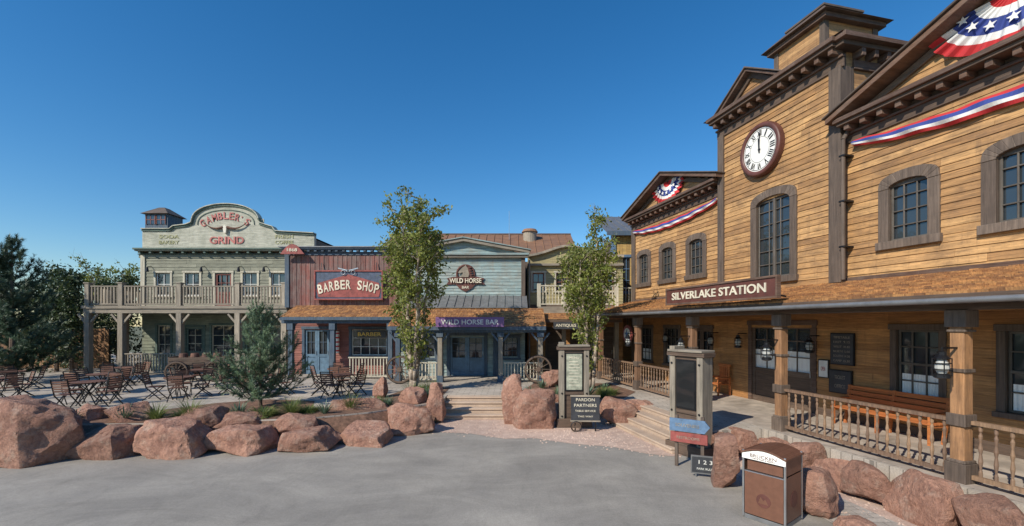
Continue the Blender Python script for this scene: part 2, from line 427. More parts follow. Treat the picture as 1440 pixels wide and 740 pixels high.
# ---------------------------------------------------------------- ground
def slab(name,mat,pts,z0,z1):
    g=G(name);g.prismz('p',mat,pts,z0,z1);return g.finish(single=True)
def sheet(name,mat,pts,z):
    g=G(name);g.add('p',mat,[(x,y,z) for x,y in pts],[tuple(range(len(pts)))]);return g.finish(single=True,norecalc=True)
sheet('ground','earth',[(-400,-300),(400,-300),(400,600),(-400,600)],-.012)
sheet('asphalt_plaza','asphalt',[(-40,-25),(30,-25),(30,16.5),(-40,16.5)],0)
TZ=.6
s2a,s2b=-13.1,-9.75
T=[(-34,11.4),(-14,11.4),(-8.75,11.7),(-5.6,12.3),(-4.2,13.1),(-3.2,14.1),(-2.35,14.7),(-2.35,16.3),(-.15,16.3),(-.15,14.8),(1.5,14.6),(2.8,15.0),(3.6,15.4),SW(-13.6,7.0),SW(s2a,7.0),SW(s2a,7.62),SW(s2b,7.62),SW(s2b,7.0),SW(-9.45,7.2),SW(-9.3,8.6),SW(2,8.6),SW(2,16),(22,30),(22,46),(-34,46)]
slab('terrace','paving',T,-.1,TZ)
fr=[(-34,11.4),(-14,11.4),(-8.75,11.7),(-5.6,12.3),(-4.2,13.1),(-3.2,14.1),(-2.38,14.7)]
g=G('soil_bank')
for a,b in zip(fr,fr[1:]): g.add('p','mulch',[(a[0],a[1]+.05,TZ+.005),(b[0],b[1]+.05,TZ+.005),(b[0]-.1,b[1]-.75,.01),(a[0]-.1,a[1]-.75,.01)],[(0,3,2,1)])
g.finish(single=True,norecalc=True)
sheet('porch_floor','deck_wood',[SW(-21.2,8.7),SW(-9.4,8.7),SW(2,8.7),SW(2,11.6),SW(-21.2,11.6)],TZ+.004)
gs=[(-2.9,14.2),(-2.2,13.2),(-1.2,13.0),(-.2,12.4),(.6,12.5),(1.6,11.9),(2.6,11.6),(3.3,11.0),SW(-9.6,6.2),SW(-9.6,6.9),SW(-13.2,6.6),(3.4,15.6),(-2.4,15.4)]
sheet('gravel_strip','gravel',gs,.006)
sheet('gravel_path','gravel',[SW(-9.8,6.9),SW(-9.3,6.6),SW(-5,7.3),SW(0,7.3),SW(0,8.7),SW(-9.3,8.7)],.008)
sheet('side_path','porch_paving',[SW(-8.6,7.1),SW(-5,6.5),SW(0,6.2),SW(0,7.5),SW(-5,7.6),SW(-8.2,7.9)],.012)
bedL=[(-15,11.45),(-8.7,11.75),(-5.6,12.35),(-4.2,13.15),(-3.2,14.2),(-2.5,14.9),(-2.5,18.2),(-4.1,18.4),(-4.6,15.2),(-5.7,13.9),(-8.5,13.2),(-11,12.9),(-15,12.6)]
bedR=[(-.05,15.0),(1.5,14.7),(2.8,15.15),(3.9,15.6),(4.7,17),(4.2,19.4),(1.0,19.6),(.3,17)]
sheet('planting_bed','mulch',bedL,TZ+.008);sheet('planting_bed','mulch',bedR,TZ+.008)
sheet('planting_bed','mulch',[(-11,12.8),(-7.2,13.1),(-6.2,13.9),(-6.6,15.0),(-8.3,15.3),(-9.6,14.6)],TZ+.012)
g=G('stone_steps')
for i in range(4):
    z=TZ-.15*i-.02*(i==0)
    g.box('step_%d'%i,'step_stone',-2.33,-.17,16.35-.36*(i+1),16.3-.36*i+.02,0,z)
    g.box('tread_%d'%i,'step_stone',-2.34,-.16,16.31-.36*(i+1),16.28-.36*i+.02,z-.05,z+.004)
g.finish(bevel=.012)
g=G('stone_steps',(C0*CN,C0*SN,0),RZ)
for i in range(4):
    z=TZ-.15*i-.01
    y=7.62-C0
    g.box('step_%d'%i,'step_stone',s2a,s2b,y-.32*(i+1),y-.32*i,0,z)
    g.box('tread_%d'%i,'step_stone',s2a-.01,s2b+.01,y-.32*(i+1)-.03,y-.32*i-.01,z-.05,z+.006)
g.finish(bevel=.012)

# ---------------------------------------------------------------- boulders
def boulder(x,y,z,w,d,h,seed,rz=None,name='boulder'):
    r=random.Random(seed);bm=bmesh.new()
    for i in range(22):
        v=Vector((r.gauss(0,1),r.gauss(0,1),r.gauss(0,1))).normalized()
        v=Vector([math.copysign(abs(c)**.55,c) for c in v])
        v*=r.uniform(.84,1.06)
        lean=1-.12*v.z
        bm.verts.new((v.x*w*.5*lean,v.y*d*.5*lean,v.z*h*.5))
    bmesh.ops.convex_hull(bm,input=bm.verts)
    bmesh.ops.delete(bm,geom=[v for v in bm.verts if not v.link_faces],context='VERTS')
    sz=min(w,d,h)
    bmesh.ops.remove_doubles(bm,verts=bm.verts,dist=sz*.14)
    bmesh.ops.bevel(bm,geom=bm.edges[:],offset=sz*.035,segments=2,affect='EDGES',profile=.6,clamp_overlap=True)
    for v in bm.verts:   # keep every point inside the stone's own envelope
        v.co.x=max(-w*.56,min(w*.56,v.co.x));v.co.y=max(-d*.56,min(d*.56,v.co.y));v.co.z=max(-h*.54,min(h*.54,v.co.z))
    bmesh.ops.triangulate(bm,faces=bm.faces)
    for _ in range(5):
        long=[e for e in bm.edges if e.calc_length()>sz*.08]
        if not long or len(bm.verts)>8000: break
        bmesh.ops.subdivide_edges(bm,edges=long,cuts=1);bmesh.ops.triangulate(bm,faces=bm.faces)
    off=Vector((seed*3.1,seed*1.7,0))
    for v in bm.verts:
        p=v.co+off;n=v.co.normalized()
        st=noise.noise(Vector((p.x*.9,p.y*.9,p.z*3.5)));st=math.floor(st*4)/4*.05
        k=noise.fractal(p*1.7,1,2,6)*.085+abs(noise.noise(p*3.6))*.05+st
        v.co+=n*k*min(sz,1.0)
    me=bpy.data.meshes.new(name);bmesh.ops.recalc_face_normals(bm,faces=bm.faces);bm.normal_update();bm.to_mesh(me);bm.free()
    me.materials.append(M['sandstone']);me.polygons.foreach_set('use_smooth',[True]*len(me.polygons))
    try: me.set_sharp_from_angle(angle=math.radians(28))
    except Exception: pass
    o=bpy.data.objects.new(name,me);scn.collection.objects.link(o)
    o.location=(x,y,z+h*.44);o.rotation_euler=(r.uniform(-.08,.08),r.uniform(-.12,.12),r.uniform(-.3,.3) if rz is None else rz)
def bpx(x0,x1,yt,yb,zb=0,seed=0,dd=.8):
    Y=(EH-zb)*F/(yb-455);w=(x1-x0)/F*Y;h=(yb-yt)/F*Y
    d=w*dd if w<1.5 else 1.3
    boulder(WX((x0+x1)/2,Y+d*.4),Y+d*.4,zb-.06,w*1.0,d,h*1.03+.06,seed)
for i,a in enumerate([(-60,118,558,656),(97,207,602,648),(199,312,590,645),(295,390,600,641),(372,452,584,616),(388,478,605,638),(452,552,560,606),(476,554,599,629),(540,613,570,612),(599,626,537,596),(705,740,527,598),(720,790,546,606),(758,792,553,592),(841,897,562,602),(878,924,560,596),(1001,1045,606,690)]):
    bpx(*a,seed=i+101)
for i,a in enumerate([(524,546,528,560,.6),(150,215,568,600,.5),(250,318,575,602,.5),(300,375,582,608,.35),(560,600,545,570,.55),(760,800,520,545,.6),(385,450,585,612,.3),(85,150,572,604,.4),(-20,60,560,600,.5)]): bpx(*a,seed=i+130)
for i,(s,c,w,h) in enumerate([(-9.35,7.95,.8,.78),(-8.6,8.3,.8,.70),(-7.85,8.25,.8,.80),(-7.1,8.3,.85,.70),(-6.35,8.2,.85,.80),(-5.5,8.15,1.0,.92),(-4.45,8.2,1.15,.86),(-3.4,8.2,1.2,.86)]):
    x,y=SW(s,c);boulder(x,y,-.05,.7,w*1.15,h,150+i,rz=.2)
x,y=SW(-6.25,6.75);boulder(x,y,-.05,.75,1.0,.84,170,rz=-.35)
x,y=SW(-5.35,6.6);boulder(x,y,-.05,.5,.6,.35,171)
x,y=SW(-9.2,7.3);boulder(x,y,-.05,.65,.85,.74,172)

# ---------------------------------------------------------------- station
g=G('railway_station_building',(C0*CN,C0*SN,0),RZ)
xa,t0,t1,xb=-21.2,-14.4,-9.64,-2.8
TS='gold_siding'
def cornice(g,x0,x1,y,z0,z1,pr,m1='old_timber_h',m2='brown_trim',sp=.42):
    H=z1-z0
    g.box('frieze',m1,x0,x1,y-.06,y,z0,z0+H*.35)
    g.box('cornice_bed',m2,x0-.02,x1+.02,y-.12,y,z0+H*.35,z0+H*.45)
    g.box('cornice_soffit',m1,x0,x1,y-pr*.85,y,z0+H*.68,z0+H*.82)
    g.box('cornice_crown',m2,x0-.06,x1+.06,y-pr,y+.02,z0+H*.82,z1)
    x=x0+.15
    while x<x1-.1:
        g.box('brackets',m2,x,x+.13,y-pr*.72,y-.005,z0+H*.45,z0+H*.68);x+=sp
wl=[-16.0,-18.05,-20.1];wr=[-8.1,-6.05,-4.0]
ww=.42;wz0,wz1=5.2,6.62
opsU=[(c-ww,c+ww,wz0,wz1) for c in wl+wr]
opsD=[(SS(1058),SS(1143),TZ,3.15),(SS(1262),SS(1322),1.45,3.05),(SS(1416),SS(1416)+1.1,1.45,3.05),(-20.4,-19.4,1.4,3.0),(-18.2,-17.2,1.4,3.0),(-16.3,-15.1,TZ,3.0)]
for (a,b) in ((xa,t0),(t1,xb)):
    siding(g,'upper_siding',TS,a,b,4.3,8.05,0,opsU)
    backing(g,'wall_core','side_dark',a,b,TZ,8.6,0.002,.16,opsU+opsD)
for c in wl+wr: window(g,c-ww,c+ww,wz0,wz1,0,'old_timber','dark_bronze',3,4,.24,.07,rise=.14,part='upper_window')
g.box('corner_board','old_timber',xa-.05,xa+.28,-.1,.2,TZ,8.05)
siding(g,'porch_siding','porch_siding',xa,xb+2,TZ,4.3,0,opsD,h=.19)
backing(g,'tower_core','side_dark',t0,t1,TZ,4.3,.002,.16,opsD)
g.box('wall_core2','side_dark',xb,xb+2,.002,.16,TZ,4.3)
o=opsD[0];window(g,o[0],o[1],o[2],o[3],0,'brown_trim','old_timber',4,3,.15,.05,door=True,dm='old_timber_h',curtain=.45,part='station_door')
for o in (opsD[1],opsD[2],opsD[3],opsD[4]): window(g,*o,0,'old_timber','dark_bronze',3,4,.14,.06,curtain=.35,meet=True,part='porch_window')
o=opsD[5];window(g,*o,0,'old_timber','old_timber',4,3,.14,.06,door=True,dm='old_timber_h',part='side_door')
g.box('skirting','old_timber_h',SS(1143)+.16,xb+2,-.06,0,TZ,TZ+.22)
yt=-.16
tw0,tw1=SS(1071),SS(1119)
tz0,tz1=SZ(1094,390),SZ(1094,276)
opT=[(tw0,tw1,tz0,tz1)]
siding(g,'tower_siding',TS,t0,t1,4.3,10.1,yt,opT)
backing(g,'tower_wall','side_dark',t0,t1,4.3,10.7,yt+.002,yt+.16,opT)
g.box('tower_side','side_gold',t1-.16,t1,yt+.165,5,4.3,10.7);g.box('tower_side','side_gold',t0,t0+.16,yt+.165,5,4.3,10.7);g.box('tower_back','side_gold',t0,t1,5,5.16,4.3,10.7)
window(g,tw0,tw1,tz0,tz1,yt,'old_timber','dark_bronze',3,6,.24,.08,rise=.22,part='tower_window')
g.box('tower_mullion','dark_bronze',(tw0+tw1)/2-.045,(tw0+tw1)/2+.045,yt+.0,yt+.08,tz0,tz1)
g.box('tower_corner','old_timber',t0-.03,t0+.26,yt-.1,yt+.3,4.3,10.1)
g.box('tower_corner','old_timber',t1-.3,t1+.05,yt-.1,yt+.35,4.3,10.1)
cornice(g,t0-.1,t1+.1,yt,10.05,10.75,.5)
g.box('cornice_return','brown_trim',t1,t1+.45,yt-.4,5,10.622,10.748);g.box('cornice_return','old_timber_h',t1,t1+.3,yt-.3,5,10.5,10.62);g.box('cornice_return','brown_trim',t1,t1+.07,yt+.35,5,10.05,10.3)
for k in range(11): g.box('side_brackets','brown_trim',t1,t1+.28,.2+k*.43,.33+k*.43,10.3,10.5)
def frustum(g,part,mat,a,b):
    V=[(a[0],a[2],a[4]),(a[1],a[2],a[4]),(a[1],a[3],a[4]),(a[0],a[3],a[4]),(b[0],b[2],b[4]),(b[1],b[2],b[4]),(b[1],b[3],b[4]),(b[0],b[3],b[4])]
    g.hexa(part,mat,V)
cx0,cx1=SS(1090,12.5),SS(1160,12.5)
frustum(g,'tower_roof','dark_roof',(t0-.4,t1+.4,yt-.45,5.2,10.76),(cx0-.1,cx1+.1,.85,3.1,11.5))
g.box('cupola_wall','side_gold',cx0,cx1,.96,2.96,11.3,12.55)
for x in(cx0,cx1-.14):
    g.box('cupola_post','old_timber',x-.02,x+.16,.92,1.1,11.4,12.55)
g.box('cupola_post','old_timber',cx1-.1,cx1+.04,2.8,3.0,11.4,12.55)
g.box('cupola_cornice','brown_trim',cx0-.18,cx1+.18,.78,3.14,12.5,12.65)
frustum(g,'cupola_roof','old_timber_h',(cx0-.32,cx1+.32,.64,3.28,12.65),(cx0+.25,cx1-.25,1.2,2.7,13.15))
g.box('cupola_roof_cap','dark_roof',cx0+.2,cx1-.2,1.15,2.75,13.15,13.22)
def gable(g,x0,x1,zb,za,y,mat,pr=.5,th=.14,siding_h=.17,rm='brown_trim',back=4,roof='dark_roof'):
    xm=(x0+x1)/2
    siding(g,'gable_siding',mat,x0,x1,zb,za-.05,y,h=siding_h,clip=lambda z:(x0+(xm-x0)*(z-zb)/(za-zb)+.05,x1-(x1-xm)*(z-zb)/(za-zb)-.05))
    g.prism('gable_core','side_dark',[(x0,zb),(x1,zb),(xm,za)],y+.004,y+.15)
    e=.25;sl=(za-zb)/(xm-x0)
    for sgn in(-1,1):
        xo=xm+sgn*((xm-x0)+e);zo=zb-sl*e
        pts=[(xm,za+th*.2),(xo,zo+th*.2),(xo,zo+th*.2+th),(xm,za+th*1.2)]
        g.prism('gable_rake',rm,pts,y-pr,y-.0)
        pts=[(xm,za+th*1.2+.003),(xo+sgn*.05,zo+th*1.2+.003),(xo+sgn*.05,zo+th*1.2+.05),(xm,za+th*1.2+.06)]
        g.prism('gable_roof',roof,pts,y-pr-.06,y+back)
        pts=[(xm,za-.18),(xm+sgn*(xm-x0)*.97,zb-.16),(xm+sgn*(xm-x0)*.97,zb+.0),(xm,za+.03)]
        g.prism('gable_inner_trim','old_timber_h',pts,y-.09,y-.03)
gable(g,SS(1122)-2.75,SS(1122)-.25,10.75,11.55,yt-.1,TS,.3,.1,back=1.8)
cornice(g,xa-.1,t0-.04,0,8.0,8.6,.48);cornice(g,t1+.06,xb,0,8.0,8.6,.48)
gable(g,xa,t0,8.6,9.72,-.05,TS,.5,back=6);gable(g,t1+.1,xb+.1,8.6,9.85,-.05,TS,.5,back=6)
g.box('end_wall','side_gold',xa,xa+.15,.165,9,TZ,8.6);g.box('end_wall','side_gold',xb-.15,xb,.165,9,TZ,8.6);g.box('rear_wall','side_gold',xa,xb,9,9.15,TZ,8.6)
g.box('flat_roof','dark_roof',xa,t0,.17,9,8.45,8.55);g.box('flat_roof','dark_roof',t1,xb,.17,9,8.45,8.55)
gable(g,-9.1,-7.3,10.2,11.25,3.4,'side_gold',.4,.12,back=2);g.box('dormer','side_gold',-9.1,-7.3,3.4,6,8.5,10.2)
g.cyl('downpipe','old_timber',(t1+.16,-.3,4.35),(t1+.16,-.3,8.05),.055);g.cyl('downpipe','old_timber',(t1+.16,-.3,8.05),(t1+.16,-.05,8.4),.055)
for z in(5.2,6.4,7.6): g.box('pipe_clamp','black_metal',t1+.08,t1+.24,-.36,-.03,z,z+.05)
E=8.4-C0;PL=8.9-C0
shingles(g,'canopy_shingles','shingle',xa-.1,xb+2.2,-.02,4.32,E,3.68,row=.2,w=.15)
g.hexa('canopy_deck','porch_siding',[(xa-.1,E,3.62),(xb+2.2,E,3.62),(xb+2.2,0,4.26),(xa-.1,0,4.26),(xa-.1,E,3.66),(xb+2.2,E,3.66),(xb+2.2,0,4.3),(xa-.1,0,4.3)])
g.box('canopy_fascia','old_timber_h',xa-.1,xb+2.2,E-.03,E+.02,3.52,3.67)
g.cyl('gutter','grey_metal',(xa-.1,E-.08,3.56),(xb+2.2,E-.08,3.56),.05,n=8)
g.box('canopy_flashing','brown_trim',xa,xb+2.2,-.07,-.03,4.3,4.42)
g.box('porch_beam','old_timber_h',xa,xb+2.2,PL-.1,PL+.1,3.42,3.62)
x=xa
while x<xb+2.2:
    g.beam('rafters','old_timber_h',(x,E+.03,3.56),(x,-.02,4.17),.07,.12);x+=.62
posts=[-19.45,-16.0,-12.55,-9.09,-5.46,-2.0]
for x in posts:
    r=.10
    g.box('porch_post','post_wood',x-r,x+r,PL-r,PL+r,TZ,3.42)
    for z0,z1,q in((TZ,TZ+.32,.05),(TZ+.32,TZ+.37,.03),(TZ+.92,TZ+1.12,.035),(TZ+1.80,TZ+1.86,.025),(3.06,3.10,.03),(3.14,3.42,.05)):
        g.box('post_blocks','old_timber',x-r-q,x+r+q,PL-r-q,PL+r+q,z0,z1)
g.finish(bevel=.008)
g=G('porch_railing',(C0*CN,C0*SN,0),RZ)
for a,b in((-20.8,-19.6),(-19.3,-16.15),(-15.85,-13.2),(-8.95,-5.6),(-5.3,-2.2)): rail(g,'rail','baluster_wood',(a,PL),(b,PL),TZ,1.0,.185,True)
g.finish(bevel=0)
g=G('station_name_sign',(C0*CN,C0*SN,0),RZ)
a,b=SS(947,8.4),SS(1105,8.4)
g.box('board','sign_brown',a,b,E-.24,E-.18,3.8,4.27)
for z in(3.78,4.25): g.box('sign_border','brown_trim',a-.03,b+.03,E-.27,E-.16,z,z+.05)
for x in(a-.03,b-.02): g.box('sign_border_end','brown_trim',x,x+.05,E-.268,E-.162,3.83,4.25)
g.text('sign_text','sign_cream','SILVERLAKE STATION',(a+b)/2,E-.25,4.04,.225,(b-a)*.86,bold=.012)
for x in(a+.5,b-.5): g.beam('sign_bracket','black_metal',(x,E-.16,3.95),(x,E+.5,3.85),.04,.04)
g.finish()
g=G('wall_clock',(C0*CN,C0*SN,0),RZ)
cs=(SS(1052)+SS(1112))/2;cz=SZ(1082,211);cr=.80
def disc(part,mat,r,y0,y1,n=48): g.cyl(part,mat,(cs,y0,cz),(cs,y1,cz),r,n=n)
disc('case','sign_brown',cr+.06,yt-.03,yt-.16);disc('face','clock_face',cr*.86,yt-.16,yt-.175)
g.torus('bezel','sign_brown',(cs,yt-.17,cz),cr*.96,.085,n=48,k=10,depth=.7);g.torus('inner_ring','black_metal',(cs,yt-.176,cz),cr*.81,.010,n=48,k=4);g.torus('inner_ring','black_metal',(cs,yt-.176,cz),cr*.5,.006,n=48,k=4)
for i,nm in enumerate(['XII','I','II','III','IIII','V','VI','VII','VIII','IX','X','XI']):
    t=math.pi/2-i*math.pi/6;g.text('numerals','black_metal',nm,cs+math.cos(t)*cr*.66,yt-.18,cz+math.sin(t)*cr*.66,.18 if len(nm)>1 else .21,{1:.05 if nm=='I' else .11,2:.13,3:.17,4:.21}[len(nm)],.005,.012,roll=t-math.pi/2)
for ang,l,w in((math.pi/2-.03,.54,.03),(math.pi/2+.05,.36,.05)):
    g.beam('hands','black_metal',(cs-math.cos(ang)*.1,yt-.20,cz-math.sin(ang)*.1),(cs+math.cos(ang)*l,yt-.20,cz+math.sin(ang)*l),.012,w,up=(math.cos(ang+1.57),0,math.sin(ang+1.57)))
g.cyl('hub','black_metal',(cs,yt-.21,cz),(cs,yt-.17,cz),.04,n=12)
g.finish(smooth=('bezel',))
def fan(s,z,rx,rz_,y):
    g=G('bunting_fan',(C0*CN,C0*SN,0),RZ)
    bands=[(.06,.26,'bunting_red'),(.26,.42,'bunting_white'),(.42,.68,'bunting_blue'),(.68,.82,'bunting_white'),(.82,1,'bunting_red')]
    n=104
    for r0,r1,m_ in bands:
        V=[];Fc=[]
        for i in range(n+1):
            a=math.pi*i/n
            for r in(r0,r1): V.append((s+rx*r*math.cos(a),y-.06*r*math.cos(a*26)-.02,z-rz_*r*math.sin(a)*(1+.015*math.cos(a*26))))
        for i in range(n): Fc.append((2*i,2*i+1,2*i+3,2*i+2))
        g.add('cloth',m_,V,Fc)
    for i in range(7):
        a=math.pi*(i+.5)/7;c=(s+rx*.55*math.cos(a),z-rz_*.55*math.sin(a));q=rz_*.10
        g.prism('stars','bunting_white',[(c[0]+q*(1 if k%2==0 else .42)*math.sin(k*math.pi/5)*1.2,c[1]+q*(1 if k%2==0 else .42)*math.cos(k*math.pi/5)) for k in range(10)],y-.085,y-.08)
    g.finish(norecalc=('cloth',))
fan((xa+t0)/2,9.52,1.25,.9,-.16);fan(-6.1,9.62,1.5,1.0,-.16)
def swag(s0,s1,z,sag,y,h=.30):
    g=G('bunting_swag',(C0*CN,C0*SN,0),RZ);n=90
    for (u0,u1,m_) in((0,.22,'bunting_red'),(.22,.44,'bunting_white'),(.44,.76,'bunting_blue'),(.76,1,'bunting_red')):
        V=[];Fc=[]
        for i in range(n+1):
            t=i/n;zz=z-sag*4*t*(1-t)+.012*math.sin(t*33);hh=h*(.5+.6*math.sin(math.pi*t)**.6)
            for u in(u0,u1): V.append((s0+(s1-s0)*t,y-.09*math.sin(math.pi*u)-.02*math.sin(t*55+u*5),zz-hh*(1-u)))
        for i in range(n):Fc.append((2*i,2*i+1,2*i+3,2*i+2))
        g.add('cloth',m_,V,Fc)
    g.finish(norecalc=('cloth',))
swag(xa+.3,t0-.15,7.95,.16,-.12);swag(t1+.3,xb,8.0,.24,-.12)
g=G('wall_lantern')
g.lathe('base','black_metal',(0,0,0),[(.05,0),(.11,.02),(.11,.07),(.08,.09)],12)
g.lathe('globe','lamp_glass',(0,0,.09),[(.06,0),(.095,.08),(.095,.14),(.06,.22)],12)
g.lathe('cap','black_metal',(0,0,.31),[(.075,0),(.12,.02),(.06,.08),(.06,.13),(.02,.15)],12)
for k in range(4):
    t=math.pi/4+k*math.pi/2;g.cyl('cage','black_metal',(.12*math.cos(t),.12*math.sin(t),.05),(.12*math.cos(t),.12*math.sin(t),.34),.008,n=6)
for z in(.15,.25): g.lathe('cage_ring','black_metal',(0,0,z),[(.115,0),(.125,0),(.125,.012),(.115,.012)],16)
g.beam('arm','black_metal',(0,0,.5),(0,.34,.5),.03,.03);g.cyl('hook','black_metal',(0,0,.44),(0,0,.52),.01,n=6)
LAN=g.finish(single=True)
first=True
def putlan(x,y,z,rz):
    global first
    if first: LAN.location=(x,y,z);LAN.rotation_euler[2]=rz;first=False
    else: inst(LAN,(x,y,z),rz)
for s in posts[:-1]:
    x,y=SW(s,8.9-.42);putlan(x,y,2.3,RZ)
for s in (SS(1050),SS(1152),-14.7,-17.7):
    x,y=SW(s,C0-.35);putlan(x,y,2.35,RZ)
def plaque(name,p0,p1,y0,y1,mat,lines,tm='sign_cream'):
    g=G(name,(C0*CN,C0*SN,0),RZ);a,b=SS(p0),SS(p1);zt=SZ((p0+p1)/2,y0);zb=SZ((p0+p1)/2,y1)
    g.box('board',mat,a,b,-.09,-.05,zb,zt)
    g.box('edge','black_metal',a-.03,b+.03,-.075,-.045,zb-.03,zt+.03)
    n=len(lines)
    for i,l in enumerate(lines): g.text('sign_text',tm,l,(a+b)/2,-.092,zt-(zt-zb)*(i+.7)/(n+.4),(zt-zb)/(n+1)*.5,(b-a)*(.75 if len(l)>6 else .5),.003,0)
    g.finish()
plaque('notice_board',1172,1203,470,512,'sign_black',['TIMETABLE','EAST  9.15','WEST 10.40','NORTH 12.00','SOUTH 14.20','CAMP 15.30'],'grey_timber')
plaque('wall_plaque',1170,1200,522,552,'sign_black',['TICKET','OFFICE'],'grey_timber')
plaque('wall_poster',1155,1167,507,530,'white_paint',['OPEN'],'letter_red')
g=G('hanging_crest_sign',(*SW(-17.2,9.1),0),RZ)
g.cyl('disc','sign_red',(0,-.03,2.75),(0,.03,2.75),.38,n=24);g.cyl('disc_inner','sign_cream',(0,-.04,2.75),(0,.04,2.75),.26,n=24);g.prism('star','sign_blue',[(.2*(1 if k%2==0 else .42)*math.sin(k*math.pi/5),2.75+.2*(1 if k%2==0 else .42)*math.cos(k*math.pi/5)) for k in range(10)],-.055,-.041)
g.cyl('chain','black_metal',(0,0,3.1),(0,0,3.42),.012,n=6);g.finish()
g=G('wooden_bench',(*SW((SS(1205)+SS(1340))/2,11.0),TZ),RZ);L=1.15
for k in range(4): g.box('seat_slat','bench_wood',-L,L,-.22+k*.12,-.12+k*.12,.43,.46)
for k in range(4): g.beam('back_slat','bench_wood',(-L,.27+k*.03,.56+k*.125),(L,.27+k*.03,.56+k*.125),.025,.11)
for x in(-L+.05,0,L-.05):
    g.beam('leg','bench_wood',(x,-.18,0),(x,-.18,.43),.07,.06);g.beam('leg','bench_wood',(x,.2,0),(x,.38,1.0),.06,.07);g.beam('brace','bench_wood',(x,-.2,.4),(x,.26,.4),.05,.06)
for x in(-L+.05,L-.05): g.beam('arm','bench_wood',(x,-.24,.65),(x,.3,.67),.09,.04);g.beam('leg','bench_wood',(x,-.18,.43),(x,-.18,.64),.06,.06)
g.finish(bevel=.006)
g=G('wooden_chair',(*SW(SS(1010,11.1),11.1),TZ),RZ)
for k in range(5): g.box('seat_slat','bench_wood',-.28,.28,-.25+k*.1,-.16+k*.1,.4,.43)
for k in range(5): g.box('back_slat','bench_wood',-.26+k*.11,-.18+k*.11,.25,.28,.43,1.05)
g.box('back_top','bench_wood',-.3,.3,.24,.29,1.03,1.12)
for x in(-.3,.26):
    for y in(-.25,.22): g.box('leg','bench_wood',x,x+.05,y,y+.05,0,.62)
    g.box('arm','bench_wood',x-.03,x+.07,-.3,.28,.62,.66)
g.finish()

# ---------------------------------------------------------------- cafe
g=G('cafe_building',(WX(300,25),25,0),0,True)
Yw=25;Yb=22.8
x0,x1=WX(200,Yw),WX(442,Yw)
opU=[]
for px in(230,271,352,392): opU.append((WX(px-10,Yw),WX(px+10,Yw),4.75,WZ(384,Yw)))
opU.append((WX(303,Yw),WX(326,Yw),4.1,WZ(384,Yw)))
opLw=[(WX(222,Yw),WX(240,Yw),1.5,3.1),(WX(262,Yw),WX(286,Yw),.6,3.0),(WX(298,Yw),WX(330,Yw),1.4,3.1),(WX(345,Yw),WX(360,Yw),.6,3.0),(WX(372,Yw),WX(395,Yw),1.4,3.1)]
siding(g,'upper_siding','green_siding',x0,x1,4.0,7.0,Yw,opU,h=.18)
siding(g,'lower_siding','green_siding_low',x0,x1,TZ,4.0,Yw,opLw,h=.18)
backing(g,'wall_core','side_dark',x0,x1,TZ,8.2,Yw+.002,Yw+.2,opU+opLw)
for o in opU[:4]: window(g,*o,Yw,'cream_wood','white_paint',2,2,.12,.06)
window(g,*opU[4],Yw,'cream_wood','brick_red_low',3,2,.12,.06,door=True,dm='brick_red_low',part='balcony_door')
for i,o in enumerate(opLw): window(g,*o,Yw,'green_trim','cream_wood',2,3,.12,.05,door=i in(1,3),dm='green_trim',part='cafe_opening')
g.box('body','side_dark',x0,x0+.2,Yw+.2,Yw+9,TZ,8);g.box('body','side_dark',x1-.2,x1,Yw+.2,Yw+9,TZ,8);g.box('body','side_dark',x0,x1,Yw+9,Yw+9.2,TZ,8);g.box('roof','dark_roof',x0,x1,Yw+.2,Yw+9,7.9,8)
g.box('corner_board','cream_wood',x0-.05,x0+.2,Yw-.08,Yw+.1,4,7.0)
cornice(g,x0-.15,x1,Yw,6.85,7.36,.42,'green_siding','green_trim',.6)
for px in(213,288,340,375,414):
    x=WX(px,Yw);g.cyl('wall_lamp','black_metal',(x,Yw-.3,6.05),(x,Yw-.3,6.3),.09,.05,10);g.beam('wall_lamp_arm','black_metal',(x,Yw-.3,6.32),(x,Yw-.02,6.4),.03,.03)
Yp=24.85
def Q(px,py): return (WX(px,Yp),WZ(py,Yp))
top=[Q(442,331),Q(388,328),Q(384,322),Q(371,318),Q(365,316)]
cxp=WX(318,Yp);rp=WX(365,Yp)-cxp
zsp=WZ(316,Yp);rz_=WZ(290,Yp)-zsp
arc=[(cxp+rp*math.cos(a),zsp+rz_*math.sin(a)**.8) for a in [math.pi*i/24 for i in range(1,24)]]
left=[Q(270,316),Q(262,319),Q(245,321),Q(240,325),Q(200,325)]
prof=[(WX(200,Yp),7.38),(WX(442,Yp),7.38)]+top+arc+left
g.prism('false_front','parapet_cream',prof,Yp,Yp+.25)
edge=top+arc+left
for a,b in zip(edge,edge[1:]):
    g.beam('parapet_trim','green_trim',(a[0],Yp+.1,a[1]+.04),(b[0],Yp+.1,b[1]+.04),.34,.10)
    g.beam('parapet_trim_cap','parapet_cream',(a[0],Yp+.08,a[1]+.12),(b[0],Yp+.08,b[1]+.12),.44,.05)
inn=[(cxp+(rp-.28)*math.cos(math.pi*i/24),zsp-.02+(rz_-.2)*math.sin(math.pi*i/24)**.8) for i in range(25)]
for a,b in zip(inn,inn[1:]): g.beam('parapet_bead','green_trim',(a[0],Yp-.015,a[1]),(b[0],Yp-.015,b[1]),.03,.05)
for i,ch in enumerate("GAMBLER'S"):
    u=(i-4)/4;u=u if i<7 else (.70 if i==7 else .93)
    g.text('sign_text','letter_red',ch,cxp+1.28*u,Yp-.02,WZ(303.5,Yp)-.42*u*u+(.12 if i==7 else 0),.40 if ch!="'" else .22,.25 if ch!="'" else .05,.02,.012,roll=-.5*u)
g.text('sign_text','letter_red','GRIND',cxp+.05,Yp-.02,WZ(338,Yp),.40,1.9,.02,.02)
